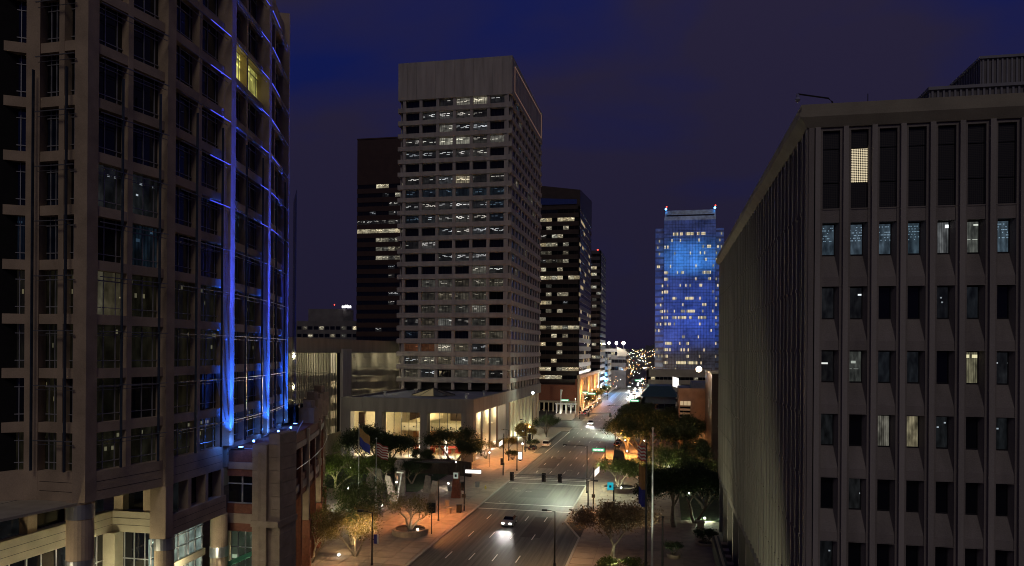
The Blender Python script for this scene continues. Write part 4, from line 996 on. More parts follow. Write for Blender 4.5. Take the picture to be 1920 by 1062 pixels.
lw = {1:'..LLLLLLLL..', 2:'............', 3:'L.........L.', 4:'..d.d.d.dd..', 7:'L..dd....dL.', 8:'L.........L.', 9:'d..d.dd.d...', 10:'L....d.....d', 11:'..dd.LL.d...', 12:'....d....L..', 13:'L.d.LLLd.d..', 14:'d.LdddL.LL..', 15:'Ld..........', 17:'....d...L...', 18:'dd.d.d.....d', 19:'Ld..dd...d..', 20:'d....d..d...', 21:'L.dLLLLLd...', 22:'..d..d...d..', 23:'.d..d.d.d.dd', 24:'...L..d..L..', 25:'...LdLdL.L..', 26:'...d.LL.d...'}
wm = MB()
for i in range(27):
    z = 106-3.95*i
    for j in range(36):
        ch = lw.get(i, '............')[j//3]
        on = (ch == 'L' and random.random() < .85) or (ch == 'd' and random.random() < .4) or random.random() < .02
        if on:
            a0 = .2+j*(Fb.L-.4)/36; wm.fbox(Fb, a0+.06, a0+.80, .004, .05, z-1.9, z-.1, random.choice((0, 0, 1)))
    for (xa, xb) in ((-5.0, .1), (31.1, 36.0)):
        for j in range(5):
            if random.random() < .14: wm.box(xa+j, xa+j+.8, 471.5, 471.62, z-1.8, z-.2, random.choice((0, 1)))
part('lit_windows', wm, ['e_win', 'e_win2'], bt, kind='stuff')
for x in (1.2, 30.4):
    part('corner_beacon', MB().ball((x, 470, 116.6), .7, 8), 'e_cyan', bt); part('red_beacon', MB().ball((x+.4, 471, 118.2), .45, 6), 'e_red', bt)
for ax_ in (7, 16, 25): light('SPOT', (ax_*.6+6, 405, 20), 420000, (.10, .48, 1.0), 2, (ax_, 469.5, 86), 12, .8, par=bt)
light('SPOT', (2, 420, 20), 75000, (.02, .18, 1.0), 2, (8, 469.5, 70), 78, .9, par=bt)
light('SPOT', (34, 420, 20), 75000, (.02, .18, 1.0), 2, (26, 469.5, 75), 78, .9, par=bt)

# buildings on the horizon at the left, above the garage
r = block('distant_stone_building', 'pale distant office block with two white rooftop signs above the garage', -172, -138, 330, 350, 42, 3.6, 5, 12, 4, 'greyb', lit=.22, extra_side=.1, piers=True)
part('roof_plant', MB().box(-168, -150, 334, 346, 42.01, 48), 'greyb', r[0])
for (x, ln) in ((-150.5, 4.2), (-141.0, 2.4)):
    g = part('sign_letters', MB(), 'e_sign', r[0]) if False else None
    b = MB(); xx = x
    while xx < x+ln:
        b.box(xx, xx+.55, 333.6, 333.8, 48.4, 49.8-.4*(int(xx*3) % 2)); xx += .8
    part('sign_letters', b, 'e_signb', r[0])
for (x, y, z) in ((-155, 335, 50), (-143, 335, 50.5)): part('red_beacon', MB().ball((x, y, z), .3, 6), 'e_red', r[0])
r = block('distant_dark_building', 'dark distant block with scattered small lights between the pale block and the brown tower', -141, -128, 352, 372, 44, 3.6, 6, 8, 4, 'towc', lit=.4, extra_side=.1)
part('red_beacon', MB().ball((-138, 353, 45.5), .35, 6), 'e_red', r[0])

# low buildings right of the street
r = block('cream_building', 'long low cream building with a row of small windows, below the blue tower', -7.0, 22.5, 336, 372, 20.6, 3.2, 5, 16, 4, 'cream', side='-x', lit=.12, spand=.6, ztop=3.2)
r = block('teal_low_building', 'low dark teal building with a hipped roof, in front of the cream building', -7.2, 4.6, 274, 300, 12.2, 4.0, 3, 6, 4, 'teal', side='-x', lit=.0)
part('hipped_roof', MB().hexa([(-8,273,12.21),(5.4,273,12.21),(5.4,301,12.21),(-8,301,12.21),(-5,280,15.8),(3,280,15.8),(3,296,15.8),(-5,296,15.8)]), 'teal', r[0])
rb = root('brick_corner_building', (8, 220, 0), 'blocky brown building with a blue grey roof and a short lit window strip', 'building')
part('wall', MB().box(4.6, 13.2, 220, 246, 0, 17.4), 'brownwall', rb); part('roof', MB().box(4.8, 13.0, 220.4, 245.6, 17.401, 17.6), 'roofb', rb)
part('roof_plant', MB().box(8.4, 12.8, 226, 240, 17.602, 19.4), 'roofb', rb)
part('parapet', MB().box(4.5, 13.3, 219.7, 220.0, 16.6, 17.9), 'brownwall', rb)
for k in range(3): part('lit_window', MB().box(4.9+k*1.02, 5.8+k*1.02, 219.6, 219.69, 13.0, 14.2), 'e_soft2', rb)
part('window', MB().box(4.9, 7.8, 219.6, 219.69, 6.8, 12.6), 'glass', rb)
for k in range(5): part('louvre_panel', MB().box(4.9, 7.8, 219.45, 219.59, 6.9+k*1.15, 7.5+k*1.15), 'cream', rb)
part('entrance', MB().box(9.6, 12.6, 219.6, 219.69, .2, 5.2), 'e_soft3', rb)
dk = root('dark_brown_slab_building', (14, 160, 0), 'dark brown windowless slab beside the far end of the right office building', 'building')
part('wall', MB().box(11.6, 40, 186, 214, 0, 23.0), 'brown', dk)
for k in range(3): part('wall_rib', MB().box(11.9+k*1.3, 12.1+k*1.3, 185.7, 185.99, 0, 23.0), 'brown', dk)
part('coping', MB().box(11.4, 40.2, 185.8, 214.2, 23.001, 23.4), 'conc_lit', dk)
fl = root('rooftop_flood_lamp', (9.6, 205, 23), 'dazzling warm floodlight on a short arm above the cream building roof, near the right building', 'floodlight')
part('arm', MB().tube([(12.2,196,23.4),(12.2,196,24.0),(9.2,196,24.0)], .12, 6), 'pole', fl); part('lamp_head', MB().ball((9.0,196,23.9), .75, 10), 'e_warm', fl)
light('POINT', (8.2, 195, 23.6), 2200, (1, .75, .45), .6, par=fl)
bb = root('lit_billboard', (4, 245, 0), 'blank bright white billboard standing above the low roofs right of the street', 'billboard')
part('post', MB().tube([(4.9,246.2,0),(4.9,246.2,17)], .25, 8), 'pole', bb)
part('panel', MB().hexa([(3.1,245.4,17.3),(5.0,245.9,16.7),(5.0,246.2,16.7),(3.1,245.7,17.3),(3.1,245.4,20.4),(5.0,245.9,19.9),(5.0,246.2,19.9),(3.1,245.7,20.4)]), 'e_sign', bb)

# distant city: low blocks, hills and thousands of lamps
hl = MB()
random.seed(3)
for k in range(44):
    x = -900+k*42; h = 14+10*random.random()+8*math.sin(k*.7); hl.hexa([(x-40,5200,0),(x+60,5200,0),(x+60,5400,0),(x-40,5400,0),(x-15,5260,h*3),(x+35,5260,h*2.8),(x+35,5340,h*2.8),(x-15,5340,h*3)])
struct('distant_hills', hl, 'towc')
blk = MB()
for k in range(90):
    y = random.uniform(560, 2200); x = -y*.20+y*random.uniform(.05,.32)*1.0
    if -40 < x < -8 and y < 1500: continue
    ww = random.uniform(10, 30); h = random.uniform(4, 12); blk.box(x-ww/2, x+ww/2, y, y+ww, 0, h)
struct('distant_low_buildings', blk, 'greyb', kind='stuff')
cl_ = MB()
random.seed(11)
for k in range(900):
    y = random.uniform(480, 1100) if k % 3 == 0 else random.uniform(900, 4600); az = random.uniform(-.18, .07)
    x = y*az; z = random.uniform(3, 11) if y < 2500 else random.uniform(5, 42)
    if y < 640 and (x < -33 or x > -4): continue
    if -33 < x < -14 and y < 900 and k % 2: continue
    r_ = y*.00021*random.uniform(.5, 1.6)
    cl_.box(x-r_, x+r_, y-r_, y+r_, z-r_, z+r_, random.choices((0,1,2,3), (8,6,2,1))[0])
for k in range(170):
    y = random.uniform(345, 1000); x = random.choice((random.uniform(-38.5,-34), random.uniform(-14.5,-9))); z = random.uniform(1.5, 9); r_ = y*.00019*random.uniform(.5,1.5)
    if x > -20 and y < 420: continue
    cl_.box(x-r_, x+r_, y-r_, y+r_, z-r_, z+r_, random.choices((0,1,3), (10,5,1))[0])
struct('distant_city_lights', cl_, ['e_orange', 'e_white', 'e_cool', 'e_red'], kind='stuff')
tv = root('radio_mast', (-10, 1400, 0), 'far radio mast with a red beacon on the horizon', 'mast')
part('mast', MB().tube([(-75,1400,0),(-75,1400,45)], .5, 4), 'pole', tv); part('beacon', MB().ball((-75,1400,46), 1.5, 6), 'e_red', tv)

# ================================================================== TREES
import numpy as np
def tree_meshes(key, seed, h, tr, spread, nl, ls, leafm, barkm='bark', levels=4, nstem=3, flat=.6, up=.5, dens=.55, start=.28, trunk=.12):
    """returns (wood mesh, leaf mesh): stems fork into limbs and twigs; leaf quads gather round the twig ends"""
    rng = random.Random(seed); mb = MB(); tips = []
    def grow(p, d, ln, r, lv):
        n = 3; pts = [p]; rs = [r]; q = p.copy(); dd = d.copy()
        for i in range(n):
            dd = (dd + Vector((rng.uniform(-1,1), rng.uniform(-1,1), rng.uniform(-.5,.7)))*.22).normalized()
            q = q + dd*ln/n; pts.append(q.copy()); rs.append(r*(1-.35*(i+1)/n))
            if lv >= levels-2: tips.append(q.copy())
        mb.tube(pts, rs, 6 if lv < 2 else (4 if lv < 3 else 3), 0, False)
        if lv >= levels: tips.append(q); return
        for c in range(rng.choice((2, 3)) if lv else 3):
            a = rng.uniform(0, 2*PI); nd = (dd + Vector((math.cos(a), math.sin(a), rng.uniform(-.1, up)))*rng.uniform(.55, .95)).normalized()
            grow(q.copy(), nd, ln*rng.uniform(.62, .82), rs[-1]*.72, lv+1)
    for s_ in range(nstem):
        a = 2*PI*s_/nstem + rng.uniform(-.4,.4); out_ = .15 if nstem == 1 else .55
        grow(Vector((.08*math.cos(a), .08*math.sin(a), 0)), Vector((math.cos(a)*out_, math.sin(a)*out_, 1)).normalized(), h*start, trunk, 0)
    T = np.array([tuple(t) for t in tips]); 
    # fit to requested height and spread
    V = np.array(mb.v); zmax = T[:,2].max(); rmax = np.percentile(np.hypot(T[:,0], T[:,1]), 95)
    sz = h*.93/zmax; sr = spread*.92/rmax
    T = T*[sr, sr, sz]; V = V*[sr, sr, sz]; mb.v = [tuple(v) for v in V]
    wood = mb.mesh(key+'_wood', barkm, smooth=True)
    r2 = np.random.RandomState(seed)
    k = r2.randint(0, len(T), nl); wgt = r2.rand(len(T)) ; keep = wgt[k] < dens+.35
    k = k[keep]; n = len(k)
    C = T[k] + r2.normal(0, 1, (n,3))*np.array([spread*.11, spread*.11, h*.06])
    u = r2.normal(0,1,(n,3)); u /= np.linalg.norm(u,axis=1)[:,None]; v = np.cross(u, r2.normal(0,1,(n,3))); v /= np.linalg.norm(v,axis=1)[:,None]
    s1 = (ls*r2.uniform(.5,1.4,n))[:,None]; s2 = s1*r2.uniform(.28,.5,n)[:,None]
    P = np.stack([C-u*s1, C+v*s2, C+u*s1, C-v*s2], 1).reshape(-1,3)
    me = bpy.data.meshes.new(key+'_leaves'); me.vertices.add(4*n); me.vertices.foreach_set('co', P.ravel()); me.loops.add(4*n); me.loops.foreach_set('vertex_index', np.arange(4*n))
    me.polygons.add(n); me.polygons.foreach_set('loop_start', np.arange(0,4*n,4)); me.polygons.foreach_set('loop_total', np.full(n,4)); me.materials.append(M[leafm]); me.update(calc_edges=True)
    return wood, me
TM = {
 'vase':   tree_meshes('vase', 1, 5.4, 1, 3.5, 5200, .10, 'leafo', 'barkp', 4, 4, start=.22, trunk=.13),
 'fine':   tree_meshes('fine', 2, 7.5, 1, 4.4, 7500, .11, 'leaf', 'barkp', 4, 3, trunk=.16),
 'fineb':  tree_meshes('fineb', 12, 7.0, 1, 4.6, 9000, .11, 'leafo', 'barkp', 4, 3, trunk=.15),
 'green':  tree_meshes('green', 3, 6.0, 1, 4.6, 9000, .16, 'leafy', 'barkp', 4, 3, trunk=.14),
 'dense':  tree_meshes('dense', 4, 9.5, 1, 5.2, 15000, .17, 'leafd', 'bark', 4, 2, trunk=.22),
 'denseb': tree_meshes('denseb', 14, 9.0, 1, 5.6, 15000, .17, 'leafd', 'bark', 4, 1, trunk=.26),
 'umbr':   tree_meshes('umbr', 5, 7.0, 1, 5.2, 12000, .14, 'leafd', 'bark', 4, 2, up=.15, trunk=.2),
 'near':   tree_meshes('near', 6, 8.6, 1, 6.6, 13000, .17, 'leafb', 'bark', 4, 1, start=.34, trunk=.22),
 'gold':   tree_meshes('gold', 7, 5.6, 1, 3.6, 8000, .15, 'leafo', 'bark', 4, 2, trunk=.14),
 'shrub':  tree_meshes('shrub', 8, 2.0, 1, 1.5, 2600, .11, 'leafd', 'bark', 3, 5, start=.25, trunk=.04),
 'shrubg': tree_meshes('shrubg', 9, 1.6, 1, 1.3, 2600, .10, 'leafy', 'bark', 3, 5, start=.25, trunk=.04),
}
def tree(kind, x, y, label, sc=1.0, rz=0.0, z=.12, group=None, name=None):
    nm = name or ('shrub' if kind.startswith('shrub') else 'tree')
    R0 = root(nm, (x, y, z), label, 'shrub' if kind.startswith('shrub') else 'tree', group, rz, sc)
    for pn, me in (('trunk', TM[kind][0]), ('crown', TM[kind][1])):
        o = bpy.data.objects.new(pn, me); COL.objects.link(o); o.parent = R0
    return R0
g1 = 'trees on the left plaza'; g2 = 'trees in the park on the right'; g3 = 'street trees along the left pavement'
tree('vase', -37.6, 108.6, 'bare golden multi stemmed tree growing in the round stone planter by the left kerb', 1.0, .3, .9)
tree('fine', -43.5, 100.5, 'wispy olive tree in the left foreground, nearest the curved wing', 1.15, .9, group=g1)
tree('fineb', -40.6, 95.0, 'wispy golden tree at the bottom edge, left of the nearest left lamp post', 0.98, 2.0, group=g1)
tree('fine', -50.5, 106.0, 'tall wispy tree leaning over the pale flood lamp on the left plaza', 1.21, 3.2, group=g1)
tree('fineb', -45.0, 91.0, 'low wide golden tree in the bottom left corner of the plaza', 0.92, 4.0, group=g1)
tree('fine', -47.0, 116.5, 'olive tree in front of the lit leaning slabs, beside the second flagpole', 0.98, 5.0, group=g1)
tree('green', -64.0, 139.5, 'bright yellow green uplit tree beside the curved wing', 1.26, .5, group=g1)
tree('green', -58.6, 147.0, 'yellow green tree right behind the first flagpole', 1.09, 1.4, group=g1)
tree('dense', -66.5, 163.0, 'tall dark tree between the two flagpoles in front of the podium', 1.15, 1.0, group=g1)
tree('denseb', -60.5, 160.0, 'broad dark tree just right of the flag with stripes', 1.03, 2.0, group=g1)
tree('fine', -72.5, 168.0, 'pale lit tree before the leftmost podium column', 1.09, 2.6, group=g1)
tree('umbr', -55.0, 169.5, 'low dark tree under the banking hall windows', .7, 2.2, group=g1)
tree('umbr', -50.0, 176.0, 'dark tree with a bare trunk before the right pane of the banking hall', 1.32, .2, group=g1)
tree('denseb', -46.6, 171.0, 'dark tree covering the foot of the podium corner column', .75, 1.2, group=g1)
tree('umbr', -51.5, 149.5, 'bare limbed dark tree in front of the curved low wall', .75, 3.9, group=g1)
tree('fine', -76.5, 150.0, 'pale tree lit from below at the far left of the plaza', .95, 3.1, group=g1)
tree('vase', -45.0, 189.5, 'thin green tree against the lit side panels of the podium', .95, 4.0, group=g3)
tree('gold', -41.8, 201.5, 'small orange lit street tree right of the white lit advert box', .78, 1.0, group=g3)
tree('gold', -40.9, 221.0, 'large golden street tree glowing under its street lamp', 1.15, 2.0, group=g3)
tree('gold', -42.3, 232.0, 'golden street tree behind the glowing one', .95, 3.0, group=g3)
tree('umbr', -38.6, 250.0, 'dark round street tree near the far kerb corner', .95, 4.0, group=g3)
for k in range(9):
    tree('gold' if k % 3 else 'umbr', -38.6, 372+k*18.5, ['nearest','second','third','fourth','fifth','sixth','seventh','eighth','farthest'][k]+' street tree in the row beyond the white colonnade', .95, k*1.3, group=g3)
tree('near', -6.6, 97.2, 'big brown leaved tree in the right foreground beside the road', 1.0, .7)
tree('green', -8.6, 152.6, 'uplit tree with pale forked stems in the round planter on the right', 1.0, 2.0, .8, group=g2)
tree('green', -3.8, 156.5, 'low yellow green tree behind the right round planter', .85, 3.1, group=g2)
tree('umbr', -9.4, 209.5, 'tree with orange lit bare limbs beside the dark parked cars', 1.4, 1.5, group=g2)
tree('umbr', -4.6, 201.0, 'tree with spreading orange lit limbs left of the tall flagpole', 1.52, 2.6, group=g2)
tree('dense', -7.0, 226.0, 'dark tree behind the orange lit limbs', 1.22, .3, group=g2)
tree('denseb', -.5, 222.0, 'dark round tree behind the tall flagpole', 1.22, 1.7, group=g2)
tree('dense', 6.5, 213.0, 'dark tree in front of the brown corner building', 1.16, 2.7, group=g2)
tree('umbr', -10.0, 246.0, 'dark tree overhanging the road at the second crossing', 1.0, 3.3, group=g2)
tree('denseb', -5.0, 256.0, 'dark tree below the teal building', 1.22, 4.1, group=g2)
tree('dense', 1.0, 250.0, 'dark tree below the lit billboard', 0.98, 5.1, group=g2)
tree('umbr', 10.4, 200.0, 'dark tree beside the dark brown slab building', .8, .9, group=g2)
tree('green', 1.2, 180.0, 'silvery green floodlit tree just right of the tall flagpole', .95, .6, group=g2)
tree('umbr', 8.6, 182.0, 'dark wide tree on the shaded lawn', 0.98, 1.9, group=g2)
tree('fine', 2.4, 160.0, 'olive tree in the middle of the right park', 1.22, 4.4, group=g2)
tree('green', 6.2, 158.0, 'yellow green tree close to the right building', 1.16, 5.0, group=g2)
tree('fine', 4.0, 148.0, 'olive tree behind the black crowned tree', 1.1, .4, group=g2)
tree('denseb', 1.9, 122.0, 'black crowned tree right of the flagpoles', 1.07, 2.2, group=g2)
tree('dense', 5.3, 126.0, 'black crowned tree touching the right building', 1.04, 3.0, group=g2)
tree('dense', 2.6, 236.0, 'dark tree between the brown corner building and the lit billboard', 1.2, 1.1, group=g2)
tree('umbr', -1.6, 209.0, 'dark tree right behind the spreading orange limbs', 1.2, 2.9, group=g2)
tree('denseb', 5.6, 194.0, 'dark tree on the far lawn beside the dark brown slab', 1.1, 4.6, group=g2)
tree('fine', -1.2, 170.0, 'dim olive tree left of the silvery tree', 1.0, 1.3, group=g2)
tree('umbr', 7.4, 138.0, 'dark tree near the far end of the right building', 1.0, 2.3, group=g2)
tree('dense', -1.4, 128.0, 'black crowned tree between the flagpoles and the right building', .8, 5.2, group=g2)
tree('gold', -48.2, 96.5, 'thin golden tree beside the brick piers of the curved wing', 1.1, 1.9, group=g1)
tree('shrub', 6.3, 112.5, 'round dark shrub with bare stems beside the steps', 1.1, 1, group='shrubs')
tree('shrub', 1.6, 103.8, 'small potted shrub at the bottom right of the pavement', .85, 1, .6, group='shrubs')
tree('shrubg', -6.4, 94.8, 'green bush at the foot of the big brown leaved tree', 1.3, 2, group='shrubs')
tree('shrubg', -3.4, 96.0, 'green bush right of the big brown leaved tree', 1.2, 3, group='shrubs')
tree('shrub', -38.0, 189.5, 'dark bush behind the left signal pole', 1.2, .4, group='shrubs')
tree('shrub', -36.8, 213.0, 'dark bush below the golden street tree', 1.3, .9, group='shrubs')
for k, (x, y) in enumerate([(-57,166.5),(-53,168.5),(-49.5,169.5),(-62,167),(-67,168)]):
    tree('shrub', x, y, ['dark bush under the middle of the banking hall', 'dark bush left of the slender bare trunk', 'dark bush beside the podium corner', 'dark bush behind the striped flag', 'dark bush behind the first flagpole'][k], 1.3, k, group='shrubs')
for k, (x, y) in enumerate([(-12.8,306),(-12.5,318),(-12,332),(-11,352),(-9,372)]):
    tree('umbr', x, y, ['nearest', 'second', 'third', 'fourth', 'farthest'][k]+' dark tree in the row right of the road beyond the second crossing', .9, k*2.0, group='trees right of the far road')

# ================================================================== STREET FURNITURE
def planter(x, y, r, label, h=.8):
    R0 = root('round_planter', (x, y, .12), label, 'planter', 'round stone planters')
    b = MB(); n = 28
    for i in range(n):
        a0, a1 = 2*PI*i/n, 2*PI*(i+1)/n
        P = lambda a, rr, z: (x+rr*math.cos(a), y+rr*math.sin(a), z)
        b.hexa([P(a0,r,.1),P(a1,r,.1),P(a1,r-.35,.1),P(a0,r-.35,.1),P(a0,r,.1+h),P(a1,r,.1+h),P(a1,r-.35,.1+h),P(a0,r-.35,.1+h)])
    part('stone_wall', b, 'stone', R0)
    for j in range(14):
        a0, a1 = 2*PI*(j+.02)/14, 2*PI*(j+.98)/14; c = MB()
        P = lambda a, rr, z: (x+rr*math.cos(a), y+rr*math.sin(a), z)
        am = (a0+a1)/2
        c.hexa([P(a0,r+.06,.1+h),P(am,r+.06,.1+h),P(am,r-.42,.1+h),P(a0,r-.42,.1+h),P(a0,r+.06,.22+h),P(am,r+.06,.22+h),P(am,r-.42,.22+h),P(a0,r-.42,.22+h)])
        c.hexa([P(am,r+.06,.1+h),P(a1,r+.06,.1+h),P(a1,r-.42,.1+h),P(am,r-.42,.1+h),P(am,r+.06,.22+h),P(a1,r+.06,.22+h),P(a1,r-.42,.22+h),P(am,r-.42,.22+h)])
        part('coping_stone', c, 'stone', R0)
    part('soil', MB().cyl(x, y, .1, h, r-.36, 24), 'ground', R0)
planter(-37.6, 108.6, 2.7, 'low round stone planter by the left kerb in the foreground')
planter(-8.6, 152.2, 3.4, 'round stone planter with the uplit tree on the right pavement')
planter(-3.2, 142.0, 1.7, 'small empty round planter on the right pavement near the drooping flag', .45)
planter(1.6, 103.8, .9, 'small round pot under the shrub at the bottom right', .5)
planter(6.3, 112.5, 1.5, 'round bed under the bare stemmed shrub beside the steps', .2)

def lamp_post(x, y, h, adx, ady, label, power=900, col=ORANGE, on=True, shield=False, bright='e_orange'):
    R0 = root('street_lamp', (x, y, .1), label, 'street lamp', 'street lamps')
    part('post', MB().tube([(x,y,.1),(x,y,h*.5),(x,y,h)], [.13,.11,.08], 8), 'pole', R0)
    part('base', MB().cyl(x, y, .1, .5, .2, 8, r1=.15), 'pole', R0)
    part('arm', MB().tube([(x,y,h-.1),(x+adx*.5,y+ady*.5,h+.05),(x+adx,y+ady,h)], .05, 6), 'pole', R0)
    hd = part('lamp_head', MB().box(x+adx-.35, x+adx+.35, y+ady-.22, y+ady+.22, h-.08, h+.16), 'pole', R0)
    if on:
        part('lens', MB().box(x+adx-.2, x+adx+.2, y+ady-.12, y+ady+.12, h-.095, h-.083), bright, hd)
        light('SPOT', (x+adx, y+ady, h-.25), power*3.4, col, .15, (x+adx, y+ady, 0), 150, .5, par=R0)
    return R0
lamp_post(-13.7, 96.8, 7.2, -1.4, .3, 'tall dark lamp post at the bottom centre with its arm over the road', 650, (1.0,.62,.3))
lamp_post(-36.9, 91.6, 7.0, -1.8, .4, 'dark lamp post at the bottom left with a blue parking sign', 900, (1, .62, .3))
lamp_post(-12.4, 128.0, 6.0, 1.3, .2, 'short dark lamp post behind the big brown leaved tree', 550)
lamp_post(-38.6, 187.6, 8.0, -1.5, .0, 'lamp post beside the white lit advert box', 2300)
lamp_post(-37.6, 205.5, 9.0, -1.2, 0, 'lamp post in front of the orange lit street tree', 2200, (1,.55,.18))
lamp_post(-37.5, 243.5, 9.0, -1.2, 0, 'lamp post beside the dark round street tree', 500, GREENW)
lamp_post(-12.0, 197.0, 7.6, 1.6, 1.0, 'lamp post among the orange lit bare limbs on the right', 3600)
lamp_post(-36.0, 118.0, 7.5, -1.6, .5, 'thin dark lamp post beside the round planter on the left', 2200, (1.0,.36,.10))
g_lamp = root('glowing_street_lamp', (-39.6, 224, .1), 'street lamp glowing inside the golden street tree', 'street lamp')
part('post', MB().tube([(-39.6,224,.1),(-39.6,224,5.2)], .09, 6), 'pole', g_lamp); part('globe', MB().ball((-39.6,223.4,5.3), .34, 10), 'e_orange', g_lamp); light('POINT', (-39.6,222.6,5.4), 700, (1,.55,.18), .3, par=g_lamp)
g_lamp = root('globe_lamp', (-36.4, 195, .1), 'small white globe lamp on a short post above the advert box', 'street lamp')
part('post', MB().tube([(-36.4,195,.1),(-36.4,195,3.4)], .06, 6), 'pole', g_lamp); part('globe', MB().ball((-36.4,195,3.6), .22, 10), 'e_white', g_lamp); light('POINT', (-36.1,194.6,3.8), 120, WHITE, .2, par=g_lamp)
fp = root('tall_flood_mast', (-38.8, 262, .1), 'tall mast with a dazzling white star like floodlight beside the podium band', 'floodlight')
part('mast', MB().tube([(-40.8,236,.1),(-40.8,236,15.3)], [.14,.09], 8), 'pole', fp); part('lamp_head', MB().ball((-40.8,236,14.9), .42, 10), 'e_cool', fp); light('POINT', (-40.3,235.2,14.6), 1700, GREENW, .3, par=fp)
fp.location = (-40.8, 236, .1)
for o in fp.children:
    if o.type == 'MESH': o.location = (2.0-0.0-0+(-38.8+40.8)*-1, 0, 0)
fp.location = (-38.8, 262, .1)

def signal_pole(x, y, h, arm, heads, label, sign=None, armz=5.9, back=True):
    R0 = root('traffic_signal', (x, y, .1), label, 'traffic signal', 'traffic signals')
    part('pole', MB().tube([(x,y,.1),(x,y,h)], [.13,.09], 8), 'pole', R0)
    if arm: part('mast_arm', MB().tube([(x,y,armz-.2),(x+arm*.5,y,armz+.15),(x+arm,y,armz+.1)], [.10,.07,.05], 6), 'alud', R0)
    for (hx, hz) in heads:
        hd = part('signal_head', MB().box(x+hx-.24, x+hx+.24, y-.25, y+.12, hz-.62, hz+.62), 'black', R0)
        part('backplate', MB().box(x+hx-.36, x+hx+.36, y+.121, y+.15, hz-.78, hz+.78), 'black', hd)
        for j in range(3): part('lamp_visor', MB().tube([(x+hx,y+.16,hz-.38+.38*j),(x+hx,y+.45,hz-.38+.38*j)], .15, 8), 'black', hd)
    part('pedestrian_signal', MB().box(x-.3, x+.3, y-.35, y-.12, 2.5, 3.1), 'black', R0)
    part('push_button', MB().box(x-.1, x+.1, y-.2, y-.12, 1.1, 1.35), 'carsilver', R0)
    return R0
s1 = signal_pole(-33.9, 126.4, 8.0, 0, [(-.35, 4.4)], 'signal pole at the left kerb of the near crosswalk carrying a long white lit sign')
part('street_name_sign', MB().box(-33.7, -30.9, 126.3, 126.45, 6.75, 7.35), 'e_sign', s1)
part('sign_frame', MB().box(-33.8, -30.85, 126.46, 126.52, 6.65, 7.45), 'black', s1)
s2 = signal_pole(-11.8, 131.6, 7.8, -15.2, [(-14.7, 5.6), (-8.9, 5.6), (-6.0, 5.6)], 'right kerb signal pole with a long mast arm and signals over the road')
part('street_name_sign', MB().hexa([(-11.6,131.2,6.2),(-10.9,132.2,6.9),(-10.85,132.15,6.9),(-11.55,131.15,6.2),(-11.6,131.2,7.3),(-10.9,132.2,7.9),(-10.85,132.15,7.9),(-11.55,131.15,7.3)]), 'e_sign', s2)
s3 = signal_pole(-35.1, 164.5, 9.6, 6.0, [(-.3, 3.2), (6.0, 8.9)], 'signal pole with a tilted white sign at the left kerb of the far crosswalk', armz=8.9)
part('street_name_sign', MB().hexa([(-36.1,164.4,6.6),(-35.3,164.4,7.1),(-35.3,164.5,7.1),(-36.1,164.5,6.6),(-36.1,164.4,7.5),(-35.3,164.4,8.2),(-35.3,164.5,8.2),(-36.1,164.5,7.5)]), 'e_sign', s3)
def name_sign(x, y, z, w_, side, label, post=True, h=.62):
    R0 = root('green_street_sign', (x, y, .1), label, 'street sign', 'green lit street name signs')
    part('post', MB().tube([(x,y,.1),(x,y,z+1.0)], .11, 8), 'pole', R0)
    xa, xb = (x-w_-.15, x-.15) if side < 0 else (x+.15, x+w_+.15)
    part('lit_panel', MB().box(xa, xb, y-.09, y+.09, z-h/2, z+h/2), 'e_green', R0)
    lt = MB(); n = 7
    for i in range(n):
        u = xa+(xb-xa)*(.16+.70*i/(n-1)); c = u; s_ = (xb-xa)*.042
        lt.box(c-s_, c+s_, y-.12, y-.092, z-h*.26, z+h*.26)
    part('legend', lt, 'e_sign', R0, kind='stuff')
    part('sign_frame', MB().box(xa-.05, xb+.05, y+.091, y+.13, z-h/2-.06, z+h/2+.06), 'black', R0)
name_sign(-13.2, 176.8, 5.0, 2.9, -1, 'large green and white lit street name sign left of its pole at the right kerb', h=.75)
name_sign(-46.0, 340.0, 6.0, 3.8, 1, 'green lit sign beside the white colonnade across the street', h=.9)
name_sign(-33.2, 380.0, 7.0, 4.4, -1, 'small green lit sign hanging over the row of parked cars', h=1.0)
name_sign(-36.8, 345.0, 9.5, 3.2, 1, 'green lit sign in front of the arcade columns', h=.8)
name_sign(-9.6, 318.0, 7.8, 3.6, -1, 'green lit sign at the right kerb of the second crossing', h=.9)
name_sign(-13.6, 520.0, 9.0, 5.0, -1, 'far green lit sign above the bright headlamps', h=1.2)
s4 = signal_pole(-13.8, 272.0, 6.5, -13.0, [(-12.6, 5.4), (-4.8, 5.4)], 'signal pole with mast arm over the road at the second crossing', armz=5.8)
part('mast_sign', MB().box(-26.0, -18.9, 271.8, 271.9, 5.5, 6.1), 'carsilver', s4)
s5 = signal_pole(-31.6, 440.0, 7.5, 0, [(0.2, 5.4)], 'far signal pole at the third crossing')
s6 = signal_pole(-34.0, 312.0, 5.5, 0, [(0.2, 4.2)], 'signal post at the left kerb across the side street')

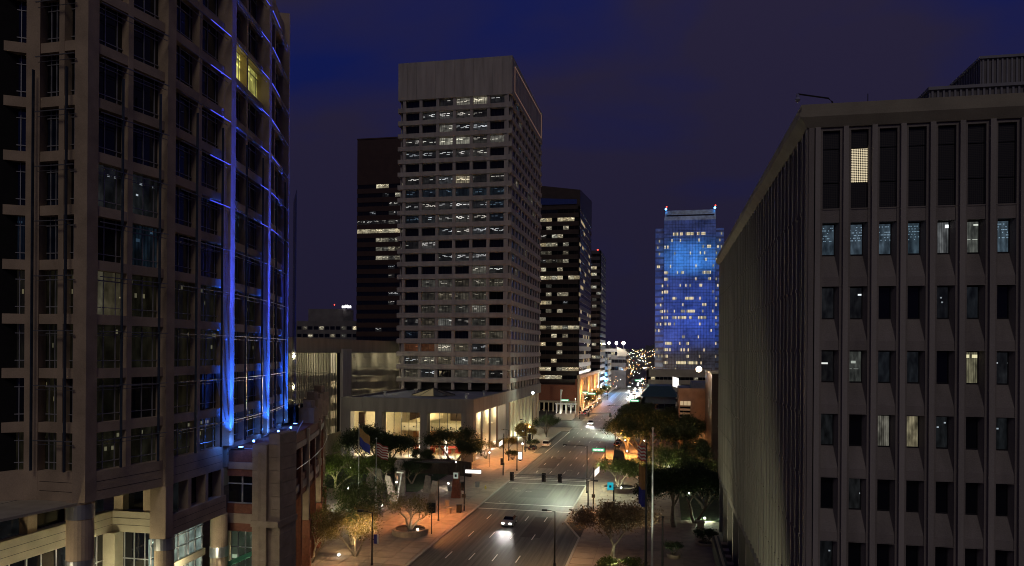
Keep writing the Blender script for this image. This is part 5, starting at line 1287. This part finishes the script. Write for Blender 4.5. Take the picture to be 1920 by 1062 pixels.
# flagpoles
def flagpole(x, y, h, label, mat='alu', r=.11):
    R0 = root('flagpole', (x, y, .1), label, 'flagpole', 'flagpoles')
    part('pole', MB().tube([(x,y,.1),(x,y,h*.5),(x,y,h)], [r, r*.8, r*.5], 10), mat, R0)
    part('finial', MB().ball((x,y,h+.1), .16, 8), mat, R0); part('base', MB().cyl(x, y, .1, .35, r*2.4, 12), mat, R0)
    return R0
flagpole(-58.5, 138, 13.4, 'silver flagpole on the left plaza nearer the curved wing')
flagpole(-48.3, 121.5, 12.8, 'silver flagpole on the left plaza with the striped flag')
flagpole(-1.1, 89.6, 19.0, 'tall bright floodlit flagpole in the right foreground', r=.16)
flagpole(-1.75, 86.0, 17.6, 'tall dark flagpole just left of the bright one', 'pole', r=.17)
flagpole(.1, 81.6, 10.3, 'shorter dark pole at the bottom, right of the two tall flagpoles', 'pole', r=.16)
def flag(x, y, z, w_, h_, cols, label, drop=.0, rz=0.0, droop=.4):
    b = MB(); n = 10; m = len(cols)
    for j in range(m):
        for i in range(n):
            def P(u, v):
                xx = w_*u; return (x+xx*math.cos(rz), y+xx*math.sin(rz)+.18*math.sin(u*7+v*2), z-h_*v-droop*u*w_+.06*math.sin(u*9))
            u0, u1 = i/n, (i+1)/n; v0, v1 = j/m, (j+1)/m
            q = [P(u0,v0),P(u1,v0),P(u1,v1),P(u0,v1)]
            b.hexa([(a,c-.012,d) for a,c,d in q][::-1]+[(a,c+.012,d) for a,c,d in q][::-1], cols[j])
    return solo('flag', b, ['flagr','flagw','flagb','flagg'], (x,y,z), label, 'flag', 'flags')
flag(-48.2, 121.5, 12.2, 1.9, 2.4, [0,1,0,1,0,1,0,1,0,1,0], 'red and white striped flag hanging from the second left flagpole', rz=.2)
cn = MB().box(-48.15, -47.3, 121.38, 121.44, 10.9, 12.0)
flag(-58.4, 138, 12.9, 2.0, 3.6, [3,3,3,2,2,2], 'dark blue and copper flag hanging from the first left flagpole', rz=.4, droop=.9)
flag(-1.85, 86.0, 17.3, -.9, 1.7, [0,1,0,1,0,1,0,1,0], 'small red and white striped flag at the top of the dark right flagpole', rz=.1)
flag(-1.85, 86.0, 14.9, -.75, 4.5, [3,3,3,3,2,2,2], 'long drooping flag, copper above and blue below, on the dark right flagpole', rz=.1, droop=.6)

# kiosks, pylons, boards
k = root('teal_lit_sign', (-9.5, 139, .12), 'small square teal lit sign on a leaning post by the right planter', 'sign')
part('post', MB().box(-8.9, -8.6, 138.9, 139.1, .12, 3.2), 'black', k); part('panel', MB().box(-9.9, -8.8, 138.7, 138.85, 2.6, 4.0), 'e_teal', k); part('symbol', MB().cyl(-9.35, 138.65, 3.1, 3.5, .2, 10), 'black', k)
part('foot', MB().box(-10.3, -8.4, 138.4, 139.4, .12, .5), 'stone', k)
k = root('advert_box', (-35.7, 188, .1), 'upright white lit advert box on the left pavement', 'sign')
part('frame', MB().box(-36.25, -35.1, 187.8, 188.1, .3, 2.5), 'black', k); part('lit_face', MB().box(-36.15, -35.2, 187.7, 187.79, .5, 2.4), 'e_sign', k); part('foot', MB().box(-36.0,-35.35,187.8,188.1,.1,.3), 'black', k)
k = root('dark_obelisk', (-10.2, 183, .12), 'dark truncated obelisk standing on the right pavement before the orange light', 'monument')
part('shaft', MB().hexa([(-12.0,182,.12),(-8.6,182,.12),(-8.6,184.5,.12),(-12.0,184.5,.12),(-11.4,182.5,4.4),(-9.2,182.5,4.0),(-9.2,184,4.0),(-11.4,184,4.4)]), 'rockd', k)
part('foot', MB().box(-12.3,-8.3,181.7,184.8,.1,.118+.2), 'stone', k)
k = root('lit_pylon_sign', (-38.4, 137.3, .12), 'tapering reddish pylon with a small lit white emblem by the left pavement', 'sign')
part('shaft', MB().hexa([(-39.3,136.8,.12),(-37.5,136.8,.12),(-37.5,138,.12),(-39.3,138,.12),(-38.9,136.9,5.0),(-37.9,136.9,5.0),(-37.9,137.7,5.0),(-38.9,137.7,5.0)]), 'brick', k)
part('emblem_panel', MB().box(-38.8, -37.9, 136.65, 136.8, 3.9, 5.0), 'e_pale', k); part('emblem', MB().box(-38.55,-38.15,136.6,136.649,4.2,4.7), 'black', k)
part('lamp', MB().ball((-38.4,137,7.0),.12,8), 'e_white', k); part('lamp_stem', MB().tube([(-38.4,137.2,5.0),(-38.4,137.2,7.0)],.05,5),'pole',k)
k = root('map_board', (-34.9, 108.7, .1), 'rounded notice board seen from behind on a dark post, right of the round planter', 'sign')
part('post', MB().tube([(-34.4,109.2,.1),(-34.4,109.2,3.4)], .09, 6), 'pole', k)
part('dark_box', MB().box(-35.0, -33.8, 109.0, 109.4, 3.4, 4.9), 'black', k)
part('rounded_panel', MB().hexa([(-35.1,109.45,4.7),(-33.8,109.45,4.7),(-33.8,109.55,4.7),(-35.1,109.55,4.7),(-34.9,109.45,6.2),(-34.0,109.45,6.2),(-34.0,109.55,6.2),(-34.9,109.55,6.2)]), 'stone', k)
k = root('parking_sign', (-36.3, 91.7, .1), 'small blue sign with a white side panel on the bottom left lamp post', 'sign')
part('blue_panel', MB().box(-36.6, -36.2, 91.4, 91.45, 3.0, 4.2), 'flagb', k); part('white_panel', MB().box(-36.15, -35.95, 91.4, 91.45, 3.0, 4.2), 'white', k); part('bracket', MB().box(-36.9,-36.6,91.42,91.47,3.5,3.6),'pole',k)
for i, (x, y, s_, mt, lb) in enumerate([(-38.0,129.8,.95,'stone','orange lit stone bin left of the crosswalk'), (-35.9,123.6,.95,'stone','orange lit stone bin next to the black cabinet'), (-34.4,124.9,1.0,'black','black cabinet at the foot of the left signal pole'), (-41.5,143.5,.9,'greyb','grey bin on the dark part of the left pavement'), (-37.2,149.0,1.0,'greyb','pale round bin near the far crosswalk'), (-8.4,131.5,.9,'stone','low stone block beside the right signal pole')]):
    R_ = root('litter_bin' if mt != 'black' else 'signal_cabinet', (x, y, .14), lb, 'bin' if mt != 'black' else 'cabinet', 'bins')
    part('body', MB().tube([(x,y,.14),(x,y,.14+s_)], [.42*s_,.48*s_], 10) if mt != 'black' else MB().box(x-.4,x+.4,y-.3,y+.3,.14,1.4), mt, R_); part('lid', MB().cyl(x,y,.14+s_ if mt != 'black' else 1.401,.24+s_ if mt != 'black' else 1.5,.52*s_,10), mt, R_)
k = root('fire_hydrant', (-35.0, 147.0, .14), 'small yellow fire hydrant near the far crosswalk', 'hydrant')
part('body', MB().cyl(-35.0,147.0,.14,.75,.16,8).ball((-35,147,.8),.17,8), 'yellowp', k); part('outlet', MB().tube([(-35.25,147,.55),(-34.75,147,.55)],.08,6), 'yellowp', k)
for o in k.children: o.data.materials[0] = M['yellowp']
for i, (x, y, s_, rx) in enumerate([(-58.8,143.8,4.2,.35), (-54.6,140.6,4.6,-.3), (-49.6,137.6,5.0,.1), (-47.6,129.0,5.4,-.45), (-45.2,140.6,3.6,.05), (-42.7,137.0,3.3,.1)]):
    R_ = root('leaning_slab', (x, y, .12), ['tilted stone slab nearest the first flagpole', 'tilted stone slab between the two flagpoles', 'dark upright stone slab in the middle of the slab group', 'floodlit white leaning slab right of the second flagpole', 'tapered stone slab right of the orange lit post', 'rightmost tapered stone slab near the round planter tree'][i], 'sculpture', 'leaning stone slabs')
    lx = s_*rx*.6
    part('slab', MB().hexa([(x-.9,y-.35,.12),(x+.9,y-.35,.12),(x+.9,y+.35,.12),(x-.9,y+.35,.12),(x-.5+lx,y-.2,s_),(x+.5+lx,y-.2,s_*.96),(x+.5+lx,y+.2,s_*.96),(x-.5+lx,y+.2,s_)]), 'rock', R_)
    part('foot', MB().box(x-1.1,x+1.1,y-.5,y+.5,.10,.117+.15), 'rock', R_)
sf = root('steel_frame_sculpture', (-51, 133, .12), 'pale frame of beams leaning among the stone slabs', 'sculpture')
part('beam', MB().tube([(-56,136,5.4),(-46.8,128.6,1.6)], .14, 4), 'stone', sf); part('beam', MB().tube([(-52.5,135,.1),(-50.4,132,5.2)], .16, 4), 'stone', sf); part('beam', MB().tube([(-47.0,128,.1),(-46.2,128.6,6.0)], .14, 4), 'white', sf); part('crossbar', MB().tube([(-47.2,128.8,6.0),(-45.8,128.4,6.0)], .16, 4), 'white', sf)
op = root('orange_lit_post', (-53.8, 147.8, .12), 'rounded stone post glowing orange from a lamp at its foot', 'monument')
part('stone_post', MB().tube([(-53.8,148.2,.12),(-53.8,148.2,4.5),(-53.8,148.2,5.2)], [1.0,1.1,.7], 12), 'rock', op); part('foot_lamp', MB().ball((-53.8,146.6,.9), .16, 8), 'e_white', op); light('SPOT', (-53.8,146.6,1.0), 500, (1,.5,.2), .1, (-53.8,148.2,4), 70, .7, par=op)
# curved low wall with a perforated screen
cw = root('curved_wall', (-49, 150, .12), 'dark curved wall with a pierced top rail behind the plaza sculptures', 'wall')
b = MB(); n = 22
for i in range(n):
    t0, t1 = i/n, (i+1)/n; f = lambda t: (-60+18.6*t, 156.5+6.5*math.sin(PI*(.18+.62*t)))
    (xa, ya), (xb, yb) = f(t0), f(t1)
    part('wall_panel', MB().hexa([(xa+.02,ya,.12),(xb-.02,yb,.12),(xb-.02,yb+.4,.12),(xa+.02,ya+.4,.12),(xa+.02,ya,3.4),(xb-.02,yb,3.4),(xb-.02,yb+.4,3.4),(xa+.02,ya+.4,3.4)]), 'brownw2', cw)
part('lattice_canopy', MB().hexa([(-54,149.5,4.6),(-43.5,150.5,4.6),(-43.2,153.5,4.6),(-54.2,152.5,4.6),(-54,149.5,4.75),(-43.5,150.5,4.75),(-43.2,153.5,4.75),(-54.2,152.5,4.75)]), 'black', cw)
ch = MB()
for i in range(22):
    for j in range(3): ch.box(-53.6+i*.46, -53.42+i*.46, 149.9+j*.9+i*.04, 150.1+j*.9+i*.04, 4.751, 4.80)
part('stud', ch, 'stone', cw, kind='stuff')
# ground floods with their lamps
for i, (x, y, z, p_, c, tgt, ang, lb) in enumerate([
    (-54.5,124.0,3.6,1500,GREENW,None,0,'dazzling white flood lamp on a short post in the left plaza'),
    (-48.6,125.4,.5,1500,(1,.97,.8),(-47.4,129,3.5),80,'ground floodlight aimed at the white leaning slab'),
    (-45.6,145.0,.6,160,WHITE,None,0,'small white ground lamp behind the tapered slabs'),
    (-42.5,146.0,1.2,220,WHITE,None,0,'small white star like lamp between the slabs and the pylon sign'),
    (-67.0,136.0,.5,2600,(.80,1,.30),(-63.5,139.5,5.0),100,'ground floodlight below the bright yellow green tree'),
    (-36.2,108.0,1.0,200,WHITE,(-37.6,108.6,4),100,'small white lamp on the rim of the round planter'),
    (-8.0,150.6,1.0,420,(1,1,.72),(-8.4,153,5),130,'small lamp at the foot of the uplit tree in the right planter'),
    (-.4,176.6,.5,900,(.82,1,.86),(1.2,180,5),100,'ground floodlight below the silvery green tree'),
    (7.0,128.0,.6,600,(.8,1,.7),None,0,'white green ground lamp by the far corner of the right building'),
    (-77.5,146.5,.6,1000,(1,1,.82),(-76.5,150,5),120,'ground floodlight below the pale tree at the far left of the plaza'),
    (-71.5,164.0,.6,900,(1,.98,.8),(-72.5,168,5),120,'ground floodlight before the leftmost podium column'),
    (-84.5,170.0,7.0,6500,(1,.98,.86),(-84.5,172,0),110,'bright flood lamp lighting the white ground left of the podium'),
    (-9.9,205.0,4.2,9000,(1,.40,.10),None,0,'added orange fill lamp among the bare limbs on the right pavement'),  # fill lamp added where trees block the orange street lamp
    (-5.0,214.0,3.2,4200,(1,.42,.12),None,0,'added orange fill lamp under the dark trees behind the flagpole'),  # added to put a warm glow on the tree crowns
    (1.5,168.0,3.0,1500,(1,.95,.55),None,0,'pale lamp among the olive trees of the right park'),
    (-8.6,188.5,3.4,2600,(1,.42,.12),None,0,'orange lamp right of the dark obelisk'),
    (-41.0,176.0,3.6,1500,(1,.42,.14),None,0,'orange lamp at the foot of the podium corner column'),
    (-42.6,94.0,.5,1700,(1,.78,.42),(-43.5,100,5),130,'added warm fill floodlight under the golden trees at the bottom left'),  # uplight added to brighten the left foreground trees
    (-50.0,110.5,.5,1500,(1,.92,.55),(-47,108,5),130,'ground floodlight under the tall wispy tree on the left plaza'),
    (-5.6,94.4,.5,900,(.92,1,.62),(-6.6,97.2,6),130,'small floodlight under the big brown leaved tree'),
    (5.2,150.5,.5,1500,(1,1,.62),(5.2,156,5),120,'ground floodlight under the trees near the right building'),
    (3.0,155.5,.5,1300,(1,1,.6),(3,160,5),120,'ground floodlight under the olive trees of the right park')]):
    R_ = root('ground_floodlight', (x, y, .12), lb, 'floodlight', 'ground floodlights')
    part('stem', MB().tube([(x,y,.12),(x,y,max(z-.1,.3))], .05, 5), 'pole', R_); part('lens', MB().ball((x,y,z), .17, 8), 'e_white', R_)
    if tgt: light('SPOT', (x, y, z+.2), p_, c, .15, tgt, ang, .7, par=R_)
    else: light('POINT', (x-.2, y-.3, z+.35), p_, c, .15, par=R_)
# floodlight for the bright right flagpole and for the side of the right building
R_ = root('pole_floodlight', (.2, 86.4, .12), 'ground floodlight aimed up the bright right flagpole', 'floodlight', 'ground floodlights')
part('housing', MB().box(0.0,.4,86.2,86.6,.12,.5), 'black', R_); light('SPOT', (.2,86.4,.6), 9000, (1,1,.78), .1, (-1.1,89.6,9.5), 16, .8, par=R_)
for (x, y, tz, p_, lb) in ((1.0, 44, 27, 6500, 'added out of view floodlight washing the nearer half of the right building side'), (-1.5, 98, 16, 3800, 'ground floodlight washing the far half of the right building side')):  # the nearer washer is an added fill lamp, out of view
    R_ = root('wall_washer', (x, y, .12), lb, 'floodlight', 'ground floodlights')
    part('housing', MB().box(x-.2,x+.2,y-.2,y+.2,.12,.5), 'black', R_); light('SPOT', (x,y,.7), p_, (.95,.95,.60), .3, (8.8,y+(52 if y < 50 else 8),tz), (60 if y < 50 else 120), 1.0, par=R_)

# steps, railing and blocks beside the right building
st = root('stair_parapet', (8, 100, .12), 'dark sloping parapet with pale blocks beside the right building', 'stairs')
part('sloping_rail', MB().hexa([(7.0,84,.12),(7.9,84,.12),(7.9,109,.12),(7.0,109,.12),(7.0,84,2.2),(7.9,84,2.2),(7.9,109,2.2),(7.0,109,2.2)]), 'black', st)
part('light_coping', MB().box(7.3, 7.6, 84, 109, 2.201, 2.3), 'conc_lit', st)
for k_ in range(7): part('stone_block', MB().box(8.0, 8.75, 85.5+k_*3.3, 86.9+k_*3.3, .12, 2.0), 'stone', st)
k = root('stone_block_seat', (5.6, 117, .12), 'pale upright stone block in front of the steps', 'block'); part('block', MB().box(5.3, 6.3, 117, 118.2, .12, 2.2), 'stone', k); part('cap', MB().box(5.2,6.4,116.9,118.3,2.201,2.35), 'stone', k)
for i, (x, y, lb) in enumerate([(-39.2,199.0,'bench under the orange lit street tree'), (-37.6,209.0,'bench behind the white globe lamp'), (-44.6,104.0,'dark bench at the left, half hidden by wispy trees')]):
    R_ = root('bench', (x, y, .14), lb, 'bench', 'benches')
    part('seat', MB().box(x-1,x+1,y-.25,y+.25,.55,.62), 'black', R_); part('backrest', MB().box(x-1,x+1,y+.22,y+.27,.7,1.05), 'black', R_)
    for s_ in (-.8,.8): part('leg', MB().box(x+s_-.05,x+s_+.05,y-.2,y+.2,.14,.55), 'black', R_)
# white colonnade beyond the side street
cn = root('white_colonnade', (-42, 338, .12), 'small white floodlit colonnade across the side street', 'pergola')
for i in range(5): part('column', MB().cyl(-47.5+i*2.2, 338, .12, 4.2, .28, 10), 'white', cn)
part('beam', MB().box(-48.2, -38.0, 337.6, 338.4, 4.2, 4.7), 'white', cn)
part('sculpture', MB().tube([(-45.4,336,.1),(-45.2,336,8.5),(-45.0,336,11.0)], [.35,.3,.6], 8), 'white', cn)
for i in range(4): light('POINT', (-46.4+i*2.2, 335.6, .8), 150, WHITE, .2, par=cn)

# ================================================================== VEHICLES
def car_template(name, paint, L_=4.6, W_=1.85, H_=1.5, suv=False):
    prof = [(-L_/2,.35),(-L_/2,.85),(-L_/2+.15,.98),(-L_*.26,1.02 if not suv else 1.05),(L_*.24,.98),(L_/2-.1,.80),(L_/2,.6),(L_/2,.32)]
    def ext(pr, w0, w1, z0=None):
        b = MB(); n = len(pr); b.v = [(-w0/2, y, z) for y, z in pr]+[(w0/2, y, z) for y, z in pr]
        b.f = [tuple(range(n)), tuple(range(n, 2*n))[::-1]]+[(i, n+i, n+(i+1) % n, (i+1) % n) for i in range(n)]; b.m = [0]*(n+2); return b
    body = ext(prof, W_, W_)
    y0, y1 = (-L_*.42 if suv else -L_*.33), L_*.20
    cab = MB().hexa([(-W_/2+.05,y0,.97),(W_/2-.05,y0,.97),(W_/2-.05,y1,.97),(-W_/2+.05,y1,.97),(-W_/2+.25,y0+.35,H_-.05),(W_/2-.25,y0+.35,H_-.05),(W_/2-.25,y1-.6,H_-.05),(-W_/2+.25,y1-.6,H_-.05)])
    roof = MB().box(-W_/2+.22, W_/2-.22, y0+.3, y1-.55, H_-.05, H_)
    wh = MB().tube([(-.12,0,0),(.12,0,0)], .33, 14); rim = MB().tube([(-.13,0,0),(.13,0,0)], .2, 10)
    return dict(body=body.mesh('car_body', paint), cab=cab.mesh('car_glass', 'glass'), roof=roof.mesh('car_roof', paint), wh=wh.mesh('car_tyre', 'rubber'), rim=rim.mesh('car_rim', 'alu'),
                hl=MB().box(-.22,.22,-.03,.03,-.09,.09), L=L_, W=W_)
CT = {c: car_template(c, c, *((4.9,1.95,1.8,True) if c == 'carwhite' else (4.6,1.82,1.45,False))) for c in ('carwhite','cardark','carsilver','carblue')}
HLon = MB().box(-.2,.2,-.04,.04,-.09,.09).mesh('head_lamp_lit', 'e_white'); HLoff = MB().box(-.2,.2,-.04,.04,-.09,.09).mesh('head_lamp', 'alu'); TL = MB().box(-.2,.2,-.04,.04,-.07,.07).mesh('tail_lamp', 'flagr')
TLon = MB().box(-.2,.2,-.04,.04,-.07,.07).mesh('tail_lamp_lit', 'e_red'); PL = MB().box(-.26,.26,-.01,.01,-.08,.08).mesh('licence_plate', 'white')
def car(kind, x, y, rz, label, group=None, lights=False, tails=False, beam=0, z=.02, far=False):
    T = CT[kind]; R0 = root('car', (x, y, z), label, 'car', group, rz)
    def add(nm, me, loc, par=R0):
        o = bpy.data.objects.new(nm, me); COL.objects.link(o); o.parent = par; o.location = loc; return o
    add('body', T['body'], (0,0,0)); add('window', T['cab'], (0,0,0)); add('roof', T['roof'], (0,0,0))
    for sx in (-1, 1):
        for yy in (-T['L']*.31, T['L']*.31):
            w_ = add('wheel', T['wh'], (sx*(T['W']/2-.1), yy, .33)); add('rim', T['rim'], (0,0,0), w_)
        add('headlight', HLon if lights else HLoff, (sx*(T['W']/2-.32), T['L']/2+.01, .68)); add('taillight', TLon if tails else TL, (sx*(T['W']/2-.25), -T['L']/2-.01, .80))
    add('licence_plate', PL, (0, -T['L']/2-.02, .55))
    if beam:
        for sx in (-.6, .6):
            d = bpy.data.lights.new('headlight_beam', 'SPOT'); d.energy = beam; d.color = (1, .95, .85); d.spot_size = rad(38); d.spot_blend = .8; d.shadow_soft_size = .08
            o = bpy.data.objects.new('headlight_beam', d); COL.objects.link(o); o.parent = R0; o.location = (sx, T['L']/2+.15, .7); o.rotation_euler = (rad(84), 0, 0)
    return R0
car('carwhite', -33.7, 219.5, 0, 'white parked van like car at the left kerb below the golden tree', 'cars parked at the kerbs')
car('cardark', -13.2, 224.5, 0, 'dark parked car at the right kerb, nearer the camera', 'cars parked at the kerbs')
car('cardark', -13.1, 232.5, 0, 'dark parked car at the right kerb, the farther one', 'cars parked at the kerbs')
car('cardark', -36.3, 210.5, 0, 'dark car half hidden by the orange lit street tree', 'cars parked at the kerbs')
ct_ = ['carblue','carwhite','carsilver','cardark','carwhite','carsilver','carwhite','carwhite','cardark','carsilver','carwhite']
lb_ = ['teal parked car, nearest in the row beside the arcade', 'white parked car, second in the row beside the arcade', 'silver parked car, third in the row beside the arcade', 'dark parked car, fourth in the row beside the arcade', 'white parked car, fifth in the row beside the arcade', 'silver parked car, sixth in the row beside the arcade', 'white parked car, seventh in the row beside the arcade', 'white parked car, eighth in the row beside the arcade', 'dark parked car, ninth in the row beside the arcade', 'silver parked car, tenth in the row beside the arcade', 'white parked car, farthest in the row beside the arcade']
for i in range(11): car(ct_[i], -34.6+.1*(i % 2), 336+i*8.6, 0, lb_[i], 'cars parked beside the arcade', tails=(i == 0))
car('carsilver', -24.2, 118.5, PI, 'car with lit headlamps coming towards the camera on the near road', 'oncoming cars with headlamps', lights=True, beam=1300)
car('carwhite', -27.2, 289, PI, 'car with lit headlamps crossing the second junction', 'oncoming cars with headlamps', lights=True, beam=3200)
k_ = 0
for (x, y) in ((-20.6, 470), (-17.6, 482), (-20.6, 505), (-17.4, 525), (-23.6, 540), (-20.5, 565), (-17.4, 590), (-26.5, 610), (-20.6, 640), (-17.4, 670)):
    car('carwhite' if k_ % 2 else 'carsilver', x, y, PI, ['nearest','second','third','fourth','fifth','sixth','seventh','eighth','ninth','farthest'][k_]+' oncoming car of the dazzling queue far down the road', 'oncoming queue of cars', lights=True, beam=9000 if k_ < 7 else 0); k_ += 1
gl_ = MB()
# lamps of the dazzling junction far down the road
for i, (x, y, z, r_, mt, p_, c, lb) in enumerate([
    (-15.0,470,8.5,.75,'e_white',4500,WHITE,'dazzling white street lamp above the oncoming queue, nearest'), (-14.6,500,9.0,.8,'e_white',5500,WHITE,'dazzling white street lamp above the oncoming queue, second'),
    (-14.2,540,9.0,.9,'e_white',5500,WHITE,'dazzling white street lamp above the oncoming queue, third'), (-5.0,545,10.0,1.1,'e_white',6500,WHITE,'dazzling white street lamp right of the oncoming queue'),
    (-37.8,520,9.0,1.1,'e_cyan',9000,(.1,.45,1),'blue glowing lamp on the left side of the far road'), (-36.6,396,8.0,.5,'e_orange',3000,ORANGE,'orange lamp above the parked row, nearest'),
    (-36.6,430,8.0,.55,'e_orange',3500,ORANGE,'orange lamp above the parked row, middle'), (-36.6,455,7.0,.6,'e_white',3500,WHITE,'white lamp above the end of the parked row'),
    (-36.6,360,8.0,.3,'e_orange',2600,ORANGE,'orange lamp at the start of the parked row'), (-14.4,340,8.0,.25,'e_orange',2400,ORANGE,'orange lamp at the right kerb beyond the second crossing'),
    (-14.4,395,8.0,.3,'e_orange',3000,ORANGE,'orange lamp at the right kerb before the dazzling junction'), (-36.6,318,8.0,.2,'e_white',1700,GREENW,'white lamp at the left corner of the second crossing'),
    (-2.0,262,4.0,.22,'e_red',260,(1,.08,.2),'red lamp in front of the teal building'), (0.2,262,4.4,.20,'e_pink',200,(1,.3,.8),'pink lamp in front of the teal building'),
    (9.0,214,3.0,.20,'e_orange',600,(1,.4,.12),'orange lamp beside the doorway of the brown corner building')]):
    R_ = root('street_light', (x, y, .12), lb, 'street lamp', 'far street lamps')
    part('post', MB().tube([(x,y,.12),(x,y,z)], [.14,.08], 6), 'pole', R_); part('globe', MB().ball((x,y,z+r_*.4), r_*.62, 10), mt if mt in M else 'e_white', R_)
    light('POINT', (x+(.5 if x < -25 else -.5), y-1.2, z+r_), p_*(4.5 if y > 465 else 2.2 if y > 300 else 1), c, .3, par=R_)

# broad soft spill of white street light on the middle of the road comes from mast lamps over both crossings
for i, (x, y, z, p_, c, lb) in enumerate([(-14.6,148,9.5,4600,GREENW,'white green street lamp on the right kerb between the crosswalks'), (-14.0,262,9.5,5200,GREENW,'white green street lamp at the right corner of the second crossing'), (-33.4,172,9.5,500,(1,.7,.4),'street lamp at the left kerb beyond the far crosswalk')]):
    lamp_post(x, y, z, 1.4 if x < -30 else -4.4, 0, lb, p_, c, bright='e_cool')
S.cycles.light_sampling_threshold = 0.01
